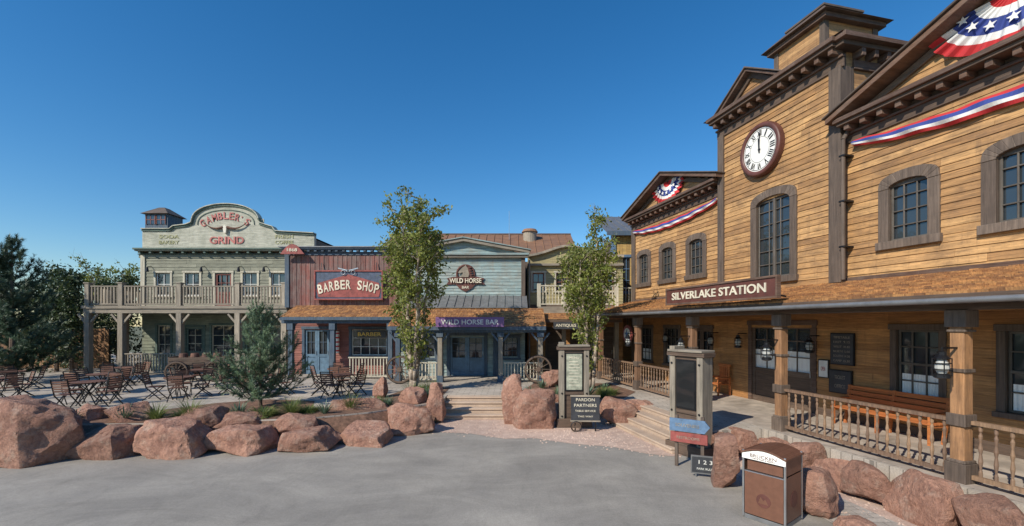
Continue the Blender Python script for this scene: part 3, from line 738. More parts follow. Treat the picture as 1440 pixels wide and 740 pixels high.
for px,tx in((238,'SODA'),(238,'BAKERY'),(400,'FRESH'),(400,'COFFEE')):
    g.text('sign_text_small','letter_olive',tx,WX(px,Yp),Yp-.01,WZ(333 if tx in('SODA','FRESH') else 341,Yp),.19,1.1 if px<300 else 1.0,.012,.01)
zs=WZ(322,Yp)
g.prism('longhorn_skull','bone',[(cxp-.12,zs+.12),(cxp-.06,zs-.25),(cxp+.06,zs-.25),(cxp+.12,zs+.12),(cxp,zs+.17)],Yp-.14,Yp-.01)
for sg in(-1,1):
    pr=None
    for k in range(9):
        t=k/8;p=(cxp+sg*(.1+1.15*t),Yp-.1,zs+.08-.12*math.sin(t*3.1)+.3*t**2.2);r=.06*(1-t)+.014
        if pr:g.cyl('longhorn_horn','dark_bark' if k>5 else 'table_wood',pr[0],p,pr[1],r,8)
        pr=(p,r)
bx0,bx1=WX(120,Yb),WX(404,Yb)
g.box('balcony_floor','grey_timber',bx0,bx1,Yb+.05,Yw,3.98,4.06);g.box('balcony_beam','grey_timber',bx0-.05,bx1+.02,Yb-.08,Yb+.1,3.72,4.02);g.box('balcony_beam2','grey_timber',bx0-.1,bx1+.02,Yb-.14,Yb-.085,3.95,4.1)
bp=[WX(p,Yb) for p in(124,171,253,335,400)]
for x in bp:
    g.box('balcony_post','grey_timber_v',x-.13,x+.13,Yb-.11,Yb+.15,TZ,3.72);g.box('rail_post','grey_timber_v',x-.11,x+.11,Yb-.1,Yb+.12,4.1,5.22);g.box('rail_post_cap','grey_timber_v',x-.14,x+.14,Yb-.13,Yb+.15,5.22,5.28)
    for sg in(-1,1): g.beam('knee_brace','grey_timber_v',(x,Yb,3.1),(x+sg*.5,Yb,3.68),.1,.1)
g.box('balcony_post','grey_timber_v',bp[0]-.13,bp[0]+.13,Yw-.1,Yw+.1,TZ,3.9)
for a,b in zip(bp,bp[1:]): rail(g,'balcony_rail','grey_timber',(a+.12,Yb),(b-.12,Yb),4.06,1.03,.16,False,'grey_timber_v',.032)
rail(g,'balcony_rail_side','grey_timber',(bp[0],Yb+.15),(bp[0],Yw+3),4.06,1.03,.16,False,'grey_timber_v',.032)
g.box('balcony_floor_side','grey_timber',bx0,x0,Yw,Yw+3,3.98,4.06)
rail(g,'porch_rail','grey_timber',(bp[1]+.12,Yb),(bp[2]-.12,Yb),TZ,1.05,.14,False,'grey_timber_v',.028)
rail(g,'porch_rail2','grey_timber',(bp[3]+.12,Yb),(bp[4]-.12,Yb),TZ,1.05,.14,False,'grey_timber_v',.028)
cxa,cxb=WX(204,26.3),WX(236,26.3);zt=WZ(301,26.3)
g.box('roof_cupola','navy_trim',cxa,cxb,26.3,27.5,7.9,zt)
for k in range(2):
    a=cxa+.12+k*.6;g.box('cupola_glass','glass',a,a+.48,26.27,26.295,zt-.6,zt-.1);g.box('cupola_bars','brick_red_low',a+.22,a+.26,26.25,26.268,zt-.6,zt-.1);g.box('cupola_bars','brick_red_low',a-.02,a+.5,26.25,26.268,zt-.37,zt-.33)
    for q in(a-.04,a+.48): g.box('cupola_bars','brick_red_low',q,q+.04,26.24,26.29,zt-.62,zt-.08)
frustum(g,'cupola_roof','dark_roof',(cxa-.15,cxb+.15,26.1,27.7,zt),(cxa+.5,cxb-.5,26.7,27.1,zt+.48))
g.finish(bevel=.006)

# ---------------------------------------------------------------- Barber shop
g=G('barber_shop_building',(WX(480,22.5),22.5,0),0,True)
Yw=22.5;x0,x1=WX(404,Yw),WX(562,Yw)
vboards(g,'upper_boards','red_boards',x0,x1,4.0,6.72,Yw,w=.23,batten='red_boards')
g.box('false_front','side_dark',x0,x1,Yw+.002,Yw+.25,4.0,6.75);g.box('body','side_dark',x0,x1,Yw+1.0,Yw+7,TZ,6.2)
g.box('corner_board','navy_trim',x0-.1,x0+.12,Yw-.07,Yw+.25,4.0,6.7)
cornice(g,x0-.12,x1,Yw,6.62,6.98,.3,'navy_trim','navy_trim',.35)
g.box('top_coping','grey_metal',x0-.3,x1+.02,Yw-.34,Yw+.35,6.98,7.03)
g.prism('crest','sign_red',[(x0-.15+1.2*i/8,6.62+.5*math.sin(math.pi*i/8)) for i in range(9)],Yw-.42,Yw-.32)
g.text('crest_text','sign_cream','1868',x0+.45,Yw-.43,6.83,.16,.5,.01)
sx0,sx1=WX(441,22.2),WX(538,22.2);sz0,sz1=WZ(422,22.2),WZ(380,22.2)
g.box('sign_back','sign_navy',sx0,sx1,22.28,22.36,sz0,sz1)
for a in(sz0,sz1-.07): g.box('sign_border','sign_red',sx0,sx1,22.23,22.28,a,a+.07)
for a in(sx0,sx1-.07): g.box('sign_border_v','sign_red',a,a+.07,22.232,22.279,sz0+.07,sz1-.07)
g.prism('sign_panel','sign_red',[(sx0+.2,sz0+.14),(sx1-.2,sz0+.14),(sx1-.12,sz0+.45),(sx1-.2,sz0+.85),((sx0+sx1)/2,sz1-.2),(sx0+.2,sz0+.85),(sx0+.12,sz0+.45)],22.262,22.278)
for i,ch in enumerate('BARBER SHOP'):
    if ch==' ':continue
    t=(i-5)/5;g.text('sign_text','sign_cream',ch,(sx0+sx1)/2+t*1.4,22.25,(sz0+sz1)/2+.03-.22*t*t,.46,.23,.02,.02,roll=-.2*t)
cx=(sx0+sx1)/2
for sg in(-1,1):
    g.beam('scissors','steel',(cx-.1*sg,22.2,sz1-.05),(cx+.5*sg,22.2,sz1+.1),.02,.06);g.torus('scissor_ring','steel',(cx-.25*sg,22.2,sz1-.12),.1,.02,n=14)
for p in(450,528): g.beam('sign_bracket','black_metal',(WX(p,22.2),22.3,sz1),(WX(p,22.2),22.4,sz1+.4),.03,.03)
shingles(g,'canopy_shingles','shingle',WX(393,20.8),WX(553,20.8),22.45,4.1,20.8,3.5,row=.19)
a,b=WX(393,20.8),WX(553,20.8)
g.hexa('canopy_deck','old_timber_h',[(a,20.8,3.43),(b,20.8,3.43),(b,22.45,4.03),(a,22.45,4.03),(a,20.8,3.48),(b,20.8,3.48),(b,22.45,4.08),(a,22.45,4.08)])
g.box('canopy_fascia','navy_trim',a,b,20.77,20.82,3.35,3.5);g.box('porch_beam','navy_trim',a,b,20.95,21.1,3.2,3.38)
for p in(409,468,549): x=WX(p,21);g.box('porch_post','navy_trim',x-.1,x+.1,20.92,21.12,TZ,3.2);g.box('post_block','navy_trim',x-.14,x+.14,20.88,21.16,2.9,3.2)
Yl=23
ops=[(WX(429,Yl),WX(463,Yl),TZ,WZ(463,Yl)),(WX(495,Yl),WX(544,Yl),WZ(500,Yl),WZ(463,Yl))]
siding(g,'lower_wall','brick_red_low',x0,x1+.1,TZ,4.0,Yl,ops,h=.12)
backing(g,'lower_core','side_dark',x0,x1+.1,TZ,4.0,Yl+.002,Yl+.2,ops)
g.box('porch_ceiling','old_timber_h',x0,x1,22.52,23.1,3.98,4.0)
window(g,*ops[0],Yl,'navy_trim','navy_trim',4,2,.14,.06,door=True,part='shop_door')
window(g,*ops[1],Yl,'navy_trim','white_paint',4,3,.14,.06,part='shop_window')
g.box('window_sign','sign_black',WX(500,22.6),WX(541,22.6),22.78,22.82,WZ(475,Yl),WZ(465,Yl));g.text('window_text','letter_yellow','BARBER',WX(520,22.8),22.77,WZ(470,Yl),.2,1.2,.004,.02)
rail(g,'porch_rail','cream_wood',(WX(490,21),21),(WX(546,21),21),TZ,1.0,.14,False,'cream_wood',.025)
x=WX(475,22.8);g.cyl('barber_pole','white_paint',(x,22.75,1.7),(x,22.75,2.8),.09,n=14)
for k in range(5): g.cyl('barber_pole_stripe','bunting_red',(x,22.75,1.78+k*.22),(x,22.75,1.86+k*.22),.094,n=14)
seamroof(g,'rear_roof','roof_brown',x0+.5,x1,28,7.6,24,6.9)
g.finish(bevel=.006)

# ---------------------------------------------------------------- saloon bar
g=G('saloon_bar_building',(WX(652,22.6),22.6,0),0,True)
Yw=22.6;x0,x1=WX(566,Yw),WX(738,Yw);xm=(x0+x1)/2
siding(g,'upper_siding','blue_siding',x0,x1,4.5,6.5,Yw,h=.16)
g.box('false_front','side_blue',x0,x1,Yw+.002,Yw+.25,4.0,6.6)
zb,za=6.72,WZ(340,Yw)
siding(g,'pediment_siding','blue_siding',x0,x1,zb,za,Yw,h=.14,clip=lambda z:(x0+.2+(xm-x0-.2)*(z-zb)/(za-zb),x1-.2-(x1-xm-.2)*(z-zb)/(za-zb)))
g.prism('pediment_core','side_blue',[(x0,zb-.2),(x1,zb-.2),(x1,zb),(xm,za),(x0,zb)],Yw+.004,Yw+.25)
g.box('cornice_low','grey_timber',x0-.15,x1+.15,Yw-.22,Yw+.02,6.5,6.62);g.box('cornice_top','blue_siding',x0-.22,x1+.22,Yw-.3,Yw+.02,6.62,6.72)
for sg in(-1,1):
    xo=xm+sg*(xm-x0+.25)
    g.prism('rake','grey_timber',[(xm,za-.02),(xo,zb-.02),(xo,zb+.12),(xm,za+.14)],Yw-.3,Yw+.0);g.prism('rake_cap','blue_siding',[(xm,za+.143),(xo+.05*sg,zb+.123),(xo+.05*sg,zb+.18),(xm,za+.2)],Yw-.36,Yw+.3)
g.box('corner_board','old_timber',x1-.18,x1+.02,Yw-.1,Yw+.25,4.0,6.5);g.box('corner_board','old_timber',x0-.02,x0+.16,Yw-.1,Yw+.25,4.0,6.5)
g.box('body','side_blue',x0,x0+.2,Yw+.25,Yw+6,TZ,6.5);g.box('body','side_blue',x1-.2,x1,Yw+.25,Yw+6,TZ,6.5);g.box('body','side_blue',x0,x1,Yw+6,Yw+6.2,TZ,6.5);g.box('roof_flat','dark_roof',x0,x1,Yw+.25,Yw+6,6.4,6.5)
ex=WX(655,Yw);ez=WZ(389,Yw)
hp=[(-.30,-.28),(.18,-.28),(.26,.0),(.2,.28),(.06,.46),(.02,.6),(-.06,.48),(-.2,.38),(-.42,.12),(-.46,.0),(-.36,-.04),(-.2,.06),(-.16,-.02),(-.26,-.16)]
g.torus('horseshoe','sign_brown',(ex,Yw-.05,ez+.12),.44,.055,n=24)
g.prism('horse_head','grey_timber',[(ex+a*.8,ez+.16+b*.72) for a,b in hp],Yw-.13,Yw-.05)
for i in range(5): g.prism('mane','sign_brown',[(ex+.08+.035*i,ez+.5-.12*i),(ex+.32+.03*i,ez+.44-.12*i),(ex+.12+.03*i,ez+.35-.12*i)],Yw-.15,Yw-.06)
g.prism('banner','sign_brown',[(ex-.95,ez-.10),(ex-.6,ez-.02),(ex+.6,ez-.02),(ex+.95,ez-.10),(ex+.85,ez-.25),(ex+.98,ez-.42),(ex+.5,ez-.40),(ex+.3,ez-.62),(ex,ez-.78),(ex-.3,ez-.62),(ex-.5,ez-.40),(ex-.98,ez-.42),(ex-.85,ez-.25)],Yw-.09,Yw-.04)
g.text('sign_text','sign_cream','WILD HORSE',ex,Yw-.15,ez-.22,.24,1.6,.02,.02)
g.text('banner_text','sign_cream','BAR',ex,Yw-.10,ez-.55,.13,.36,.01)
seamroof(g,'metal_canopy','grey_metal',x0-.05,x1+.1,Yw-.03,4.6,21.3,3.98,.4)
ca,cb=WX(545,19.6),WX(768,19.6)
shingles(g,'canopy_shingles','shingle',ca,cb,21.4,3.92,19.6,3.08,row=.19)
g.hexa('canopy_deck','old_timber_h',[(ca,19.62,2.98),(cb,19.62,2.98),(cb,21.4,3.82),(ca,21.4,3.82),(ca,19.62,3.04),(cb,19.62,3.04),(cb,21.4,3.88),(ca,21.4,3.88)])
g.box('canopy_fascia','navy_trim',ca,cb,19.57,19.62,2.9,3.07);g.box('porch_beam','navy_trim',ca,cb,19.75,19.95,2.8,2.96)
g.box('mid_beam','old_timber_h',ca,cb,21.2,21.4,3.6,3.8)
for p in(560,619,704,760):
    x=WX(p,19.85);g.box('porch_post','grey_timber_v' if p>600 else 'navy_trim',x-.1,x+.1,19.75,19.95,TZ,2.8);g.box('post_cap','navy_trim',x-.15,x+.15,19.7,20.0,2.6,2.8);g.box('post_base','navy_trim',x-.14,x+.14,19.71,19.99,TZ,.9)
    for sg in(-1,1): g.beam('brace','navy_trim',(x,19.85,2.3),(x+.4*sg,19.85,2.78),.06,.08)
g.box('bar_sign','sign_purple',WX(613,19.5),WX(709,19.5),19.42,19.5,WZ(460,19.5),WZ(446,19.5))
g.text('sign_text','white_paint','WILD HORSE BAR',WX(661,19.5),19.41,WZ(453,19.5),.22,2.5,.012,.012)
Yl=22.3
ops=[(WX(633,Yl),WX(681,Yl),TZ,WZ(472,Yl)),(WX(577,Yl),WX(612,Yl),1.5,WZ(474,Yl)),(WX(705,Yl),WX(728,Yl),1.5,WZ(474,Yl))]
siding(g,'lower_siding','blue_siding',x0,x1,TZ,4.0,Yl,ops,h=.16)
backing(g,'lower_core','side_dark',x0,x1,TZ,4.1,Yl+.002,Yl+.3,ops)
window(g,*ops[0],Yl,'navy_trim','navy_trim',4,3,.16,.08,door=True,part='bar_door')
for o in ops[1:]: window(g,*o,Yl,'navy_trim','navy_trim',3,3,.12,.06,part='bar_window')
for p in(617,697): x=WX(p,Yl);g.box('pilaster','navy_trim',x-.12,x+.12,Yl-.18,Yl-.03,TZ,3.8)
rail(g,'porch_rail','cream_wood',(WX(708,19.9),19.9),(WX(757,19.9),19.9),TZ,.85,.14,False,'cream_wood',.025)
rail(g,'porch_rail2','cream_wood',(WX(563,19.9),19.9),(WX(615,19.9),19.9),TZ,.85,.14,False,'cream_wood',.025)
seamroof(g,'rear_roof','roof_brown',WX(535,26),WX(812,26),29,WZ(330,29),25.2,WZ(364,25.2)+.2,.5)
g.box('rear_body','side_dark',WX(535,26),WX(812,26),25.4,29,TZ,6.7);g.box('roof_edge','brown_trim',WX(535,26),WX(812,26),28.9,29.1,WZ(330,29)-.2,WZ(330,29)+.06)
x=WX(745,28);g.cyl('chimney','grey_timber_v',(x,28,7.6),(x,28,WZ(326,28)),.42,n=18);g.cyl('chimney_cap','roof_brown',(x,28,WZ(327,28)),(x,28,WZ(323,28)),.52,.4,n=18)
g.cyl('antenna','steel',(WX(716,28),28,8),(WX(716,28),28,WZ(297,28)),.015,n=6)
g.finish(bevel=.006)

# ---------------------------------------------------------------- hotel
g=G('hotel_building',(WX(800,23.6),23.6,0),0,True)
Yw=23.6;x0,x1=WX(742,Yw),WX(876,Yw)
def curve(x):
    t=(x-x0)/(x1-x0);c=abs(t-.42)/.42
    return 6.65+.55*math.exp(-(c*1.6)**2)
opU=[(WX(p-8,Yw),WX(p+8,Yw),4.9,WZ(384,Yw)) for p in(757,790,822,855)]
siding(g,'upper_siding','yellow_siding',x0,x1,4.2,6.3,Yw,opU,h=.15)
backing(g,'wall_core','side_dark',x0,x1,TZ,6.4,Yw+.002,Yw+.25,opU)
for o in opU: window(g,*o,Yw,'cream_wood','brick_red_low',2,2,.1,.06)
n=20;xs=[x0+(x1-x0)*i/n for i in range(n+1)]
g.prism('curved_front','yellow_siding',[(x0,6.3),(x1,6.3)]+[(x,curve(x)) for x in xs[::-1]],Yw-.03,Yw+.2)
for a,b in zip(xs,xs[1:]): g.beam('curved_trim','grey_timber',(a,Yw-.05,curve(a)+.05),(b,Yw-.05,curve(b)+.05),.45,.12)
g.box('cornice','grey_timber',x0,x1,Yw-.2,Yw-.035,6.22,6.34)
g.text('sign_text','letter_olive','HOTEL',WX(800,Yw),Yw-.05,6.65,.3,1.3,.02)
Yb=21.9;a,b=WX(757,Yb),WX(868,Yb)
g.box('balcony_floor','grey_timber',a,b,Yb,Yw,3.9,4.0);g.box('balcony_beam','grey_timber',a,b,Yb-.1,Yb,3.7,4.02)
for p in(758,793,830,867):
    x=WX(p,Yb);g.box('post','grey_timber_v',x-.1,x+.1,Yb-.05,Yb+.15,TZ,3.7);g.box('rail_post','cream_wood',x-.09,x+.09,Yb-.06,Yb+.12,4.02,5.15)
rail(g,'balcony_rail','cream_wood',(a,Yb),(b,Yb),4.02,1.02,.15,True,'cream_wood')
ops=[(WX(770,Yw),WX(792,Yw),TZ,2.9),(WX(805,Yw),WX(830,Yw),1.4,2.9),(WX(840,Yw),WX(862,Yw),TZ,2.9)]
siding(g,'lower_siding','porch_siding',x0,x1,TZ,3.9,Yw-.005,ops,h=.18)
for i,o in enumerate(ops): window(g,*o,Yw,'old_timber','old_timber',3,3,.12,.06,door=i!=1,dm='old_timber_h')
shingles(g,'low_canopy','shingle',a,b,Yb+.0,3.72,Yb-1.0,3.4)
g.box('low_canopy_fascia','old_timber_h',a,b,Yb-1.0,Yb-.95,3.25,3.4)
g.box('shop_sign','sign_black',WX(778,21),WX(812,21),20.8,20.85,WZ(463,21),WZ(453,21));g.text('shop_sign_text','sign_cream','ANTIQUES',WX(795,21),20.79,WZ(458,21),.16,.95,.01)
g.box('body','side_dark',x0,x1,Yw+.5,Yw+6,TZ,6.3)
g.cyl('downpipe','grey_metal',(x0+.08,Yw-.3,1),(x0+.08,Yw-.3,6.5),.05,n=8)
g.finish(bevel=.006)
g=G('ochre_annex_building',(WX(880,25.5),25.5,0),0,True)
Yw=25.5;x0,x1=WX(861,Yw),WX(930,Yw)
op=[(WX(874,Yw),WX(888,Yw),5.0,WZ(362,Yw))]
vboards(g,'upper_boards','ochre_siding',x0,x1,4.0,WZ(330,Yw),Yw,op,w=.2)
backing(g,'core','side_dark',x0,x1,TZ,WZ(330,Yw),Yw+.002,Yw+.25,op)
window(g,*op[0],Yw,'sign_blue','sign_blue',2,3,.14,.06)
g.box('corner','sign_blue',x0-.05,x0+.2,Yw-.08,Yw+.2,4,WZ(330,Yw));seamroof(g,'roof','grey_metal',x0-.4,x1,30,WZ(305,30),Yw-.4,WZ(328,Yw))
g.box('roof_fascia','navy_trim',x0-.4,x1,Yw-.44,Yw-.4,WZ(333,Yw),WZ(327,Yw))
rail(g,'balcony_rail','cream_wood',(x0,Yw-1.5),(x1,Yw-1.5),4.1,1,.15);g.box('balcony','navy_trim',x0,x1,Yw-1.6,Yw,3.85,4.08)
g.box('body','side_dark',x0,x1,Yw+.3,30,TZ,8);g.box('lower','porch_siding',x0,x1,Yw-.03,Yw,TZ,3.9)
g.finish()

g=G('wooden_fence',(WX(80,26),26,0),0,True)
x=-30
while x<WX(150,26): g.box('board','fence_wood',x,x+.14,26,26.03,TZ,TZ+2.3+R.uniform(-.03,.03));x+=.15
g.box('rail_board','fence_wood',-30,WX(150,26),26.04,26.1,1.1,1.2);g.box('rail_board','fence_wood',-30,WX(150,26),26.04,26.1,2.3,2.4)
g.finish()

# ---------------------------------------------------------------- wheels, wagon
def wheel(g,part,c,r,axis='y',mat='old_timber_h'):
    g.torus(part+'_rim',mat,c,r,.045*min(1,r*2.5),axis,n=28,k=6)
    g.torus(part+'_tyre','black_metal',c,r+.045*min(1,r*2.5),.018,axis,n=28,k=4)
    for i in range(12):
        t=2*math.pi*i/12;d=Vector((math.cos(t),0,math.sin(t))) if axis=='y' else Vector((0,math.cos(t),math.sin(t)))
        g.cyl(part+'_spokes',mat,Vector(c)+d*.08*min(1,r*2),Vector(c)+d*r,.022*min(1,r*2.5),.017*min(1,r*2.5),6)
    d=Vector((0,.1,0)) if axis=='y' else Vector((.1,0,0))
    g.cyl(part+'_hub',mat,Vector(c)-d*min(1,r*2),Vector(c)+d*min(1,r*2),.1*min(1,r*2),.085*min(1,r*2),12)
for px,Y in((562,19.2),(757,19.3)):
    g=G('wagon_wheel',(WX(px,Y),Y,0),0,True);wheel(g,'wheel',(WX(px,Y),Y,TZ+.62),.55);g.finish()
g=G('wooden_wagon',(WX(283,20.3),20.3,TZ),.25)
for x in(-.75,.75):
    for y in(-.55,.55): wheel(g,'wheel',(x,y,.48),.42)
for y in(-.45,.45):
    for k in range(2): g.box('side_board','old_timber_h',-1.1,1.1,y-.02,y+.02,.78+k*.17,.93+k*.17)
for x in(-1.1,1.1): g.box('end_board','old_timber_h',x-.02,x+.02,-.43,.43,.78,1.12)
g.box('wagon_bed','old_timber_h',-1.1,1.1,-.43,.43,.68,.76)
for x in(-.75,.75): g.cyl('axle','black_metal',(x,-.6,.48),(x,.6,.48),.03);g.box('bolster','old_timber_h',x-.07,x+.07,-.4,.4,.5,.68)
g.beam('shaft','old_timber_h',(1.0,0,.6),(2.0,0,.35),.07,.07)
for k in range(4): g.lathe('barrel','table_wood',(-.7+.45*k,0,.76),[(.15,0),(.19,.25),(.15,.5)],14)
g.finish()

# ---------------------------------------------------------------- furniture
g=G('metal_chair')
for k in range(6): g.box('seat','table_wood',-.21,.21,-.2+k*.07,-.145+k*.07,.44,.455)
for k in range(5): g.beam('back','table_wood',(-.2,.235+k*.016,.56+k*.072),(.2,.235+k*.016,.56+k*.072),.015,.05)
for x in(-.22,.22):
    g.beam('leg','black_metal',(x,-.24,0),(x,.2,.44),.022,.03);g.beam('leg','black_metal',(x,.3,0),(x,-.2,.44),.022,.03);g.beam('leg','black_metal',(x,.19,.44),(x,.32,.92),.022,.03)
g.beam('bar','black_metal',(-.22,-.21,.43),(.22,-.21,.43),.02,.02);g.beam('bar','black_metal',(-.22,.32,.92),(.22,.32,.92),.02,.03)
g.beam('bar','black_metal',(-.22,-.2,.05),(.22,-.2,.05),.015,.015)
CH=g.finish(single=True)
g=G('patio_table')
g.cyl('t','black_metal',(0,0,.70),(0,0,.715),.42,n=24)
for k in range(11):
    y=-.4+k*.08;hw=math.sqrt(max(0,.42**2-y*y));
    if hw>.05:g.box('top','table_wood',-hw,hw,y-.036,y+.036,.717,.74)
for k in range(4):
    t=k*math.pi/2+.78;g.beam('legs','black_metal',(.35*math.cos(t),.35*math.sin(t),0),(-.25*math.cos(t),-.25*math.sin(t),.7),.025,.025)
TB=g.finish(single=True)
tabs=[(-17.6,15.2),(-15.2,16.6),(-13.6,14.4),(-11.6,15.6),(-12.6,18.2),(-16.6,19.2),(-10.0,17.0),(-9.0,16.2),(-6.3,16.4),(-7.2,18.6),(-19.5,17.4),(-14.6,20.8)]
fc=ft=True;rr=random.Random(4)
for (x,y) in tabs:
    if ft:TB.location=(x,y,TZ);ft=False
    else: inst(TB,(x,y,TZ),rr.random()*3)
    a0=rr.random()*6
    for k in range(4):
        a=a0+k*math.pi/2+rr.uniform(-.25,.25);d=rr.uniform(.62,.8)
        p=(x+d*math.cos(a),y+d*math.sin(a),TZ);rz=a-math.pi/2+rr.uniform(-.3,.3)
        if fc:CH.location=p;CH.rotation_euler[2]=rz;fc=False
        else: inst(CH,p,rz)

# ---------------------------------------------------------------- kiosks
def kiosk(name,loc,rz,face,w=.92,H=2.6,dp=.14):
    g=G(name,loc,rz);hw=w/2
    for x in(-hw,hw-.16): g.box('post','grey_timber_v',x,x+.16,-dp,dp,0,H-.08+(.1 if x<0 else -.02))
    g.box('cap_beam','old_timber_h',-hw-.06,hw+.06,-dp-.03,dp+.03,H-.22,H-.12);g.box('cap_top','grey_timber',-hw-.02,hw+.02,-dp-.06,dp+.06,H-.116,H-.06)
    g.box('base_block','old_timber_h',-hw-.08,hw+.08,-dp-.06,dp+.06,0,.28);g.box('low_panel','old_timber_h',-hw+.165,hw-.165,-dp+.08,dp-.04,.285,1.0)
    g.box('panel_case','old_timber_h',-hw+.165,hw-.165,-dp+.04,dp-.02,1.0,H-.225)
    g.box('panel_frame','black_metal',-hw+.19,hw-.19,-dp+.01,-dp+.038,1.12,H-.3);g.box('panel_face',face,-hw+.22,hw-.22,-dp+.002,-dp+.008,1.16,H-.34)
    for z in(.35,1.05,H-.4):
        for x in(-hw+.08,hw-.08): g.cyl('bolt','black_metal',(x,-dp,z),(x,-dp-.025,z),.03,n=8)
    return g
g=kiosk('menu_board_kiosk',(WX(808,13.7),13.9,.0),.0,'map_paper')
g.text('header_text','sign_cream','MENU',0,-.142,2.15,.07,.3,.003)
for k in range(9): g.box('menu_lines','sign_cream',-.17,.17-.03*(k%3),-.141,-.139,1.3+.09*k,1.315+.09*k)
g.finish(bevel=.008)
X=WX(823,13.3)
g=G('welcome_sign',(X,13.3,0),-.05)
g.box('board','sign_black',-.42,.42,-.03,.02,.3,1.05)
for z in(.29,1.03): g.box('edge','grey_timber',-.44,.44,-.05,.03,z,z+.04)
for i,(t,w) in enumerate((('PARDON',.55),('PARTNERS',.66),('TABLE SERVICE',.6),('THIS WAY',.45))): g.text('sign_text','sign_cream',t,0,-.035,.94-.165*i,.09 if i<2 else .055,w,.004,0)
for x in(-.32,.28): g.box('leg','black_metal',x,x+.04,-.02,.02,0,.3)
wheel(g,'small_wheel',(-.28,-.12,.16),.13);g.finish()
g=kiosk('menu_board_kiosk',(WX(972,10.9),10.95,0),RZ+.30,'screen',w=.95,H=2.62,dp=.19)
g.finish(bevel=.008)
x=WX(968,9.9)
g=G('direction_sign',(x,9.9,0),-.6)
g.prism('board','sign_blue',[(-.4,.80),(.34,.80),(.45,.95),(.34,1.08),(-.4,1.08)],-.03,.02);g.prism('board_low','sign_red',[(-.38,.56),(.40,.56),(.40,.78),(-.38,.78)],-.032,.018)
g.text('sign_text','grey_timber','SOUVENIRS',-.02,-.035,.945,.07,.5,.003,0);g.text('sign_text','grey_timber','RESTROOMS',0,-.037,.67,.06,.48,.003,0)
for a in(-.3,.25): g.box('leg','old_timber',a,a+.07,.022,.08,0,1.15)
g.finish(bevel=.004)
g=G('chalkboard_sign',(WX(992,9.3),9.3,0),-.35)
g.box('board','sign_black',-.26,.26,-.02,.02,.1,.42);g.box('edge','grey_metal',-.28,.28,-.015,.015,.07,.45)
g.text('sign_text','white_paint','1 2 3',0,-.025,.32,.08,.26,.003,0);g.text('sign_text','white_paint','PARK RULES',0,-.025,.18,.045,.33,.003,0)
for a in(-.2,.17): g.box('leg','grey_metal',a,a+.03,-.014,.014,0,.07)
g.finish()

# ---------------------------------------------------------------- bin
g=G('trash_bin',(4.27,7.35,0),RZ+.42)
W,D,H=.33,.33,1.12
for x in(-W,W-.03):
    for y in(-D,D-.03): g.box('corner_post','steel',x,x+.03,y,y+.03,.03,H)
g.box('plinth','grey_metal',-W+.02,W-.02,-D+.02,D-.02,0,.07)
g.box('side_panel','bin_brown',W-.025,W-.008,-D+.035,D-.035,.09,.80);g.box('side_panel','bin_brown',-W+.008,-W+.025,-D+.035,D-.035,.09,H);g.box('side_panel','bin_brown',W-.025,W-.008,-D+.035,D-.035,.82,H-.01)
g.box('front_panel','bin_brown',-W+.035,W-.035,-D+.008,-D+.025,.09,.78);g.box('rear_panel','bin_brown',-W+.035,W-.035,D-.025,D-.008,.09,H)
g.box('opening','interior',-W+.035,W-.035,-D+.10,-D+.12,.78,1.0);g.box('opening_sill','steel',-W+.03,W-.03,-D+.004,-D+.12,.775,.79)
g.box('flap','bin_brown',-W+.06,W-.06,-D+.05,-D+.07,.80,.98)
n=8
arc=[(-W-.015+(2*W+.03)*i/n,H-.05+.09*math.sin(math.pi*i/n)) for i in range(n+1)]
g.prism('name_panel','clock_face',[(-W+.0,.99),(W-.0,.99),(W,1.06)]+[(x*.98,z-.01) for x,z in arc[::-1]]+[(-W,1.06)],-D-.006,-D+.01)
for (xa_,za_),(xb_,zb_) in zip(arc,arc[1:]): g.hexa('lid','bin_brown',[(xa_,-D-.02,za_),(xb_,-D-.02,zb_),(xb_,D+.02,zb_),(xa_,D+.02,za_),(xa_,-D-.02,za_+.025),(xb_,-D-.02,zb_+.025),(xb_,D+.02,zb_+.025),(xa_,D+.02,za_+.025)])
g.text('sign_text','sign_brown','BRÜCKEN',0,-D-.008,1.065,.065,.4,.002,.0);g.text('sign_text','sign_brown','THEME PARK & RESORT',0,-D-.008,1.014,.018,.36,.002,.0)
g.cyl('emblem','sign_brown',(0,-D+.009,.36),(0,-D+.003,.36),.11,n=24);g.prism('emblem_peak','bin_brown',[(-.08,.31),(.08,.31),(.03,.4),(0,.36),(-.04,.42)],-D+.0,-D+.004)
g.cyl('emblem_side','sign_brown',(W-.009,0,.42),(W-.003,0,.42),.13,n=24)
g.finish(bevel=.004)

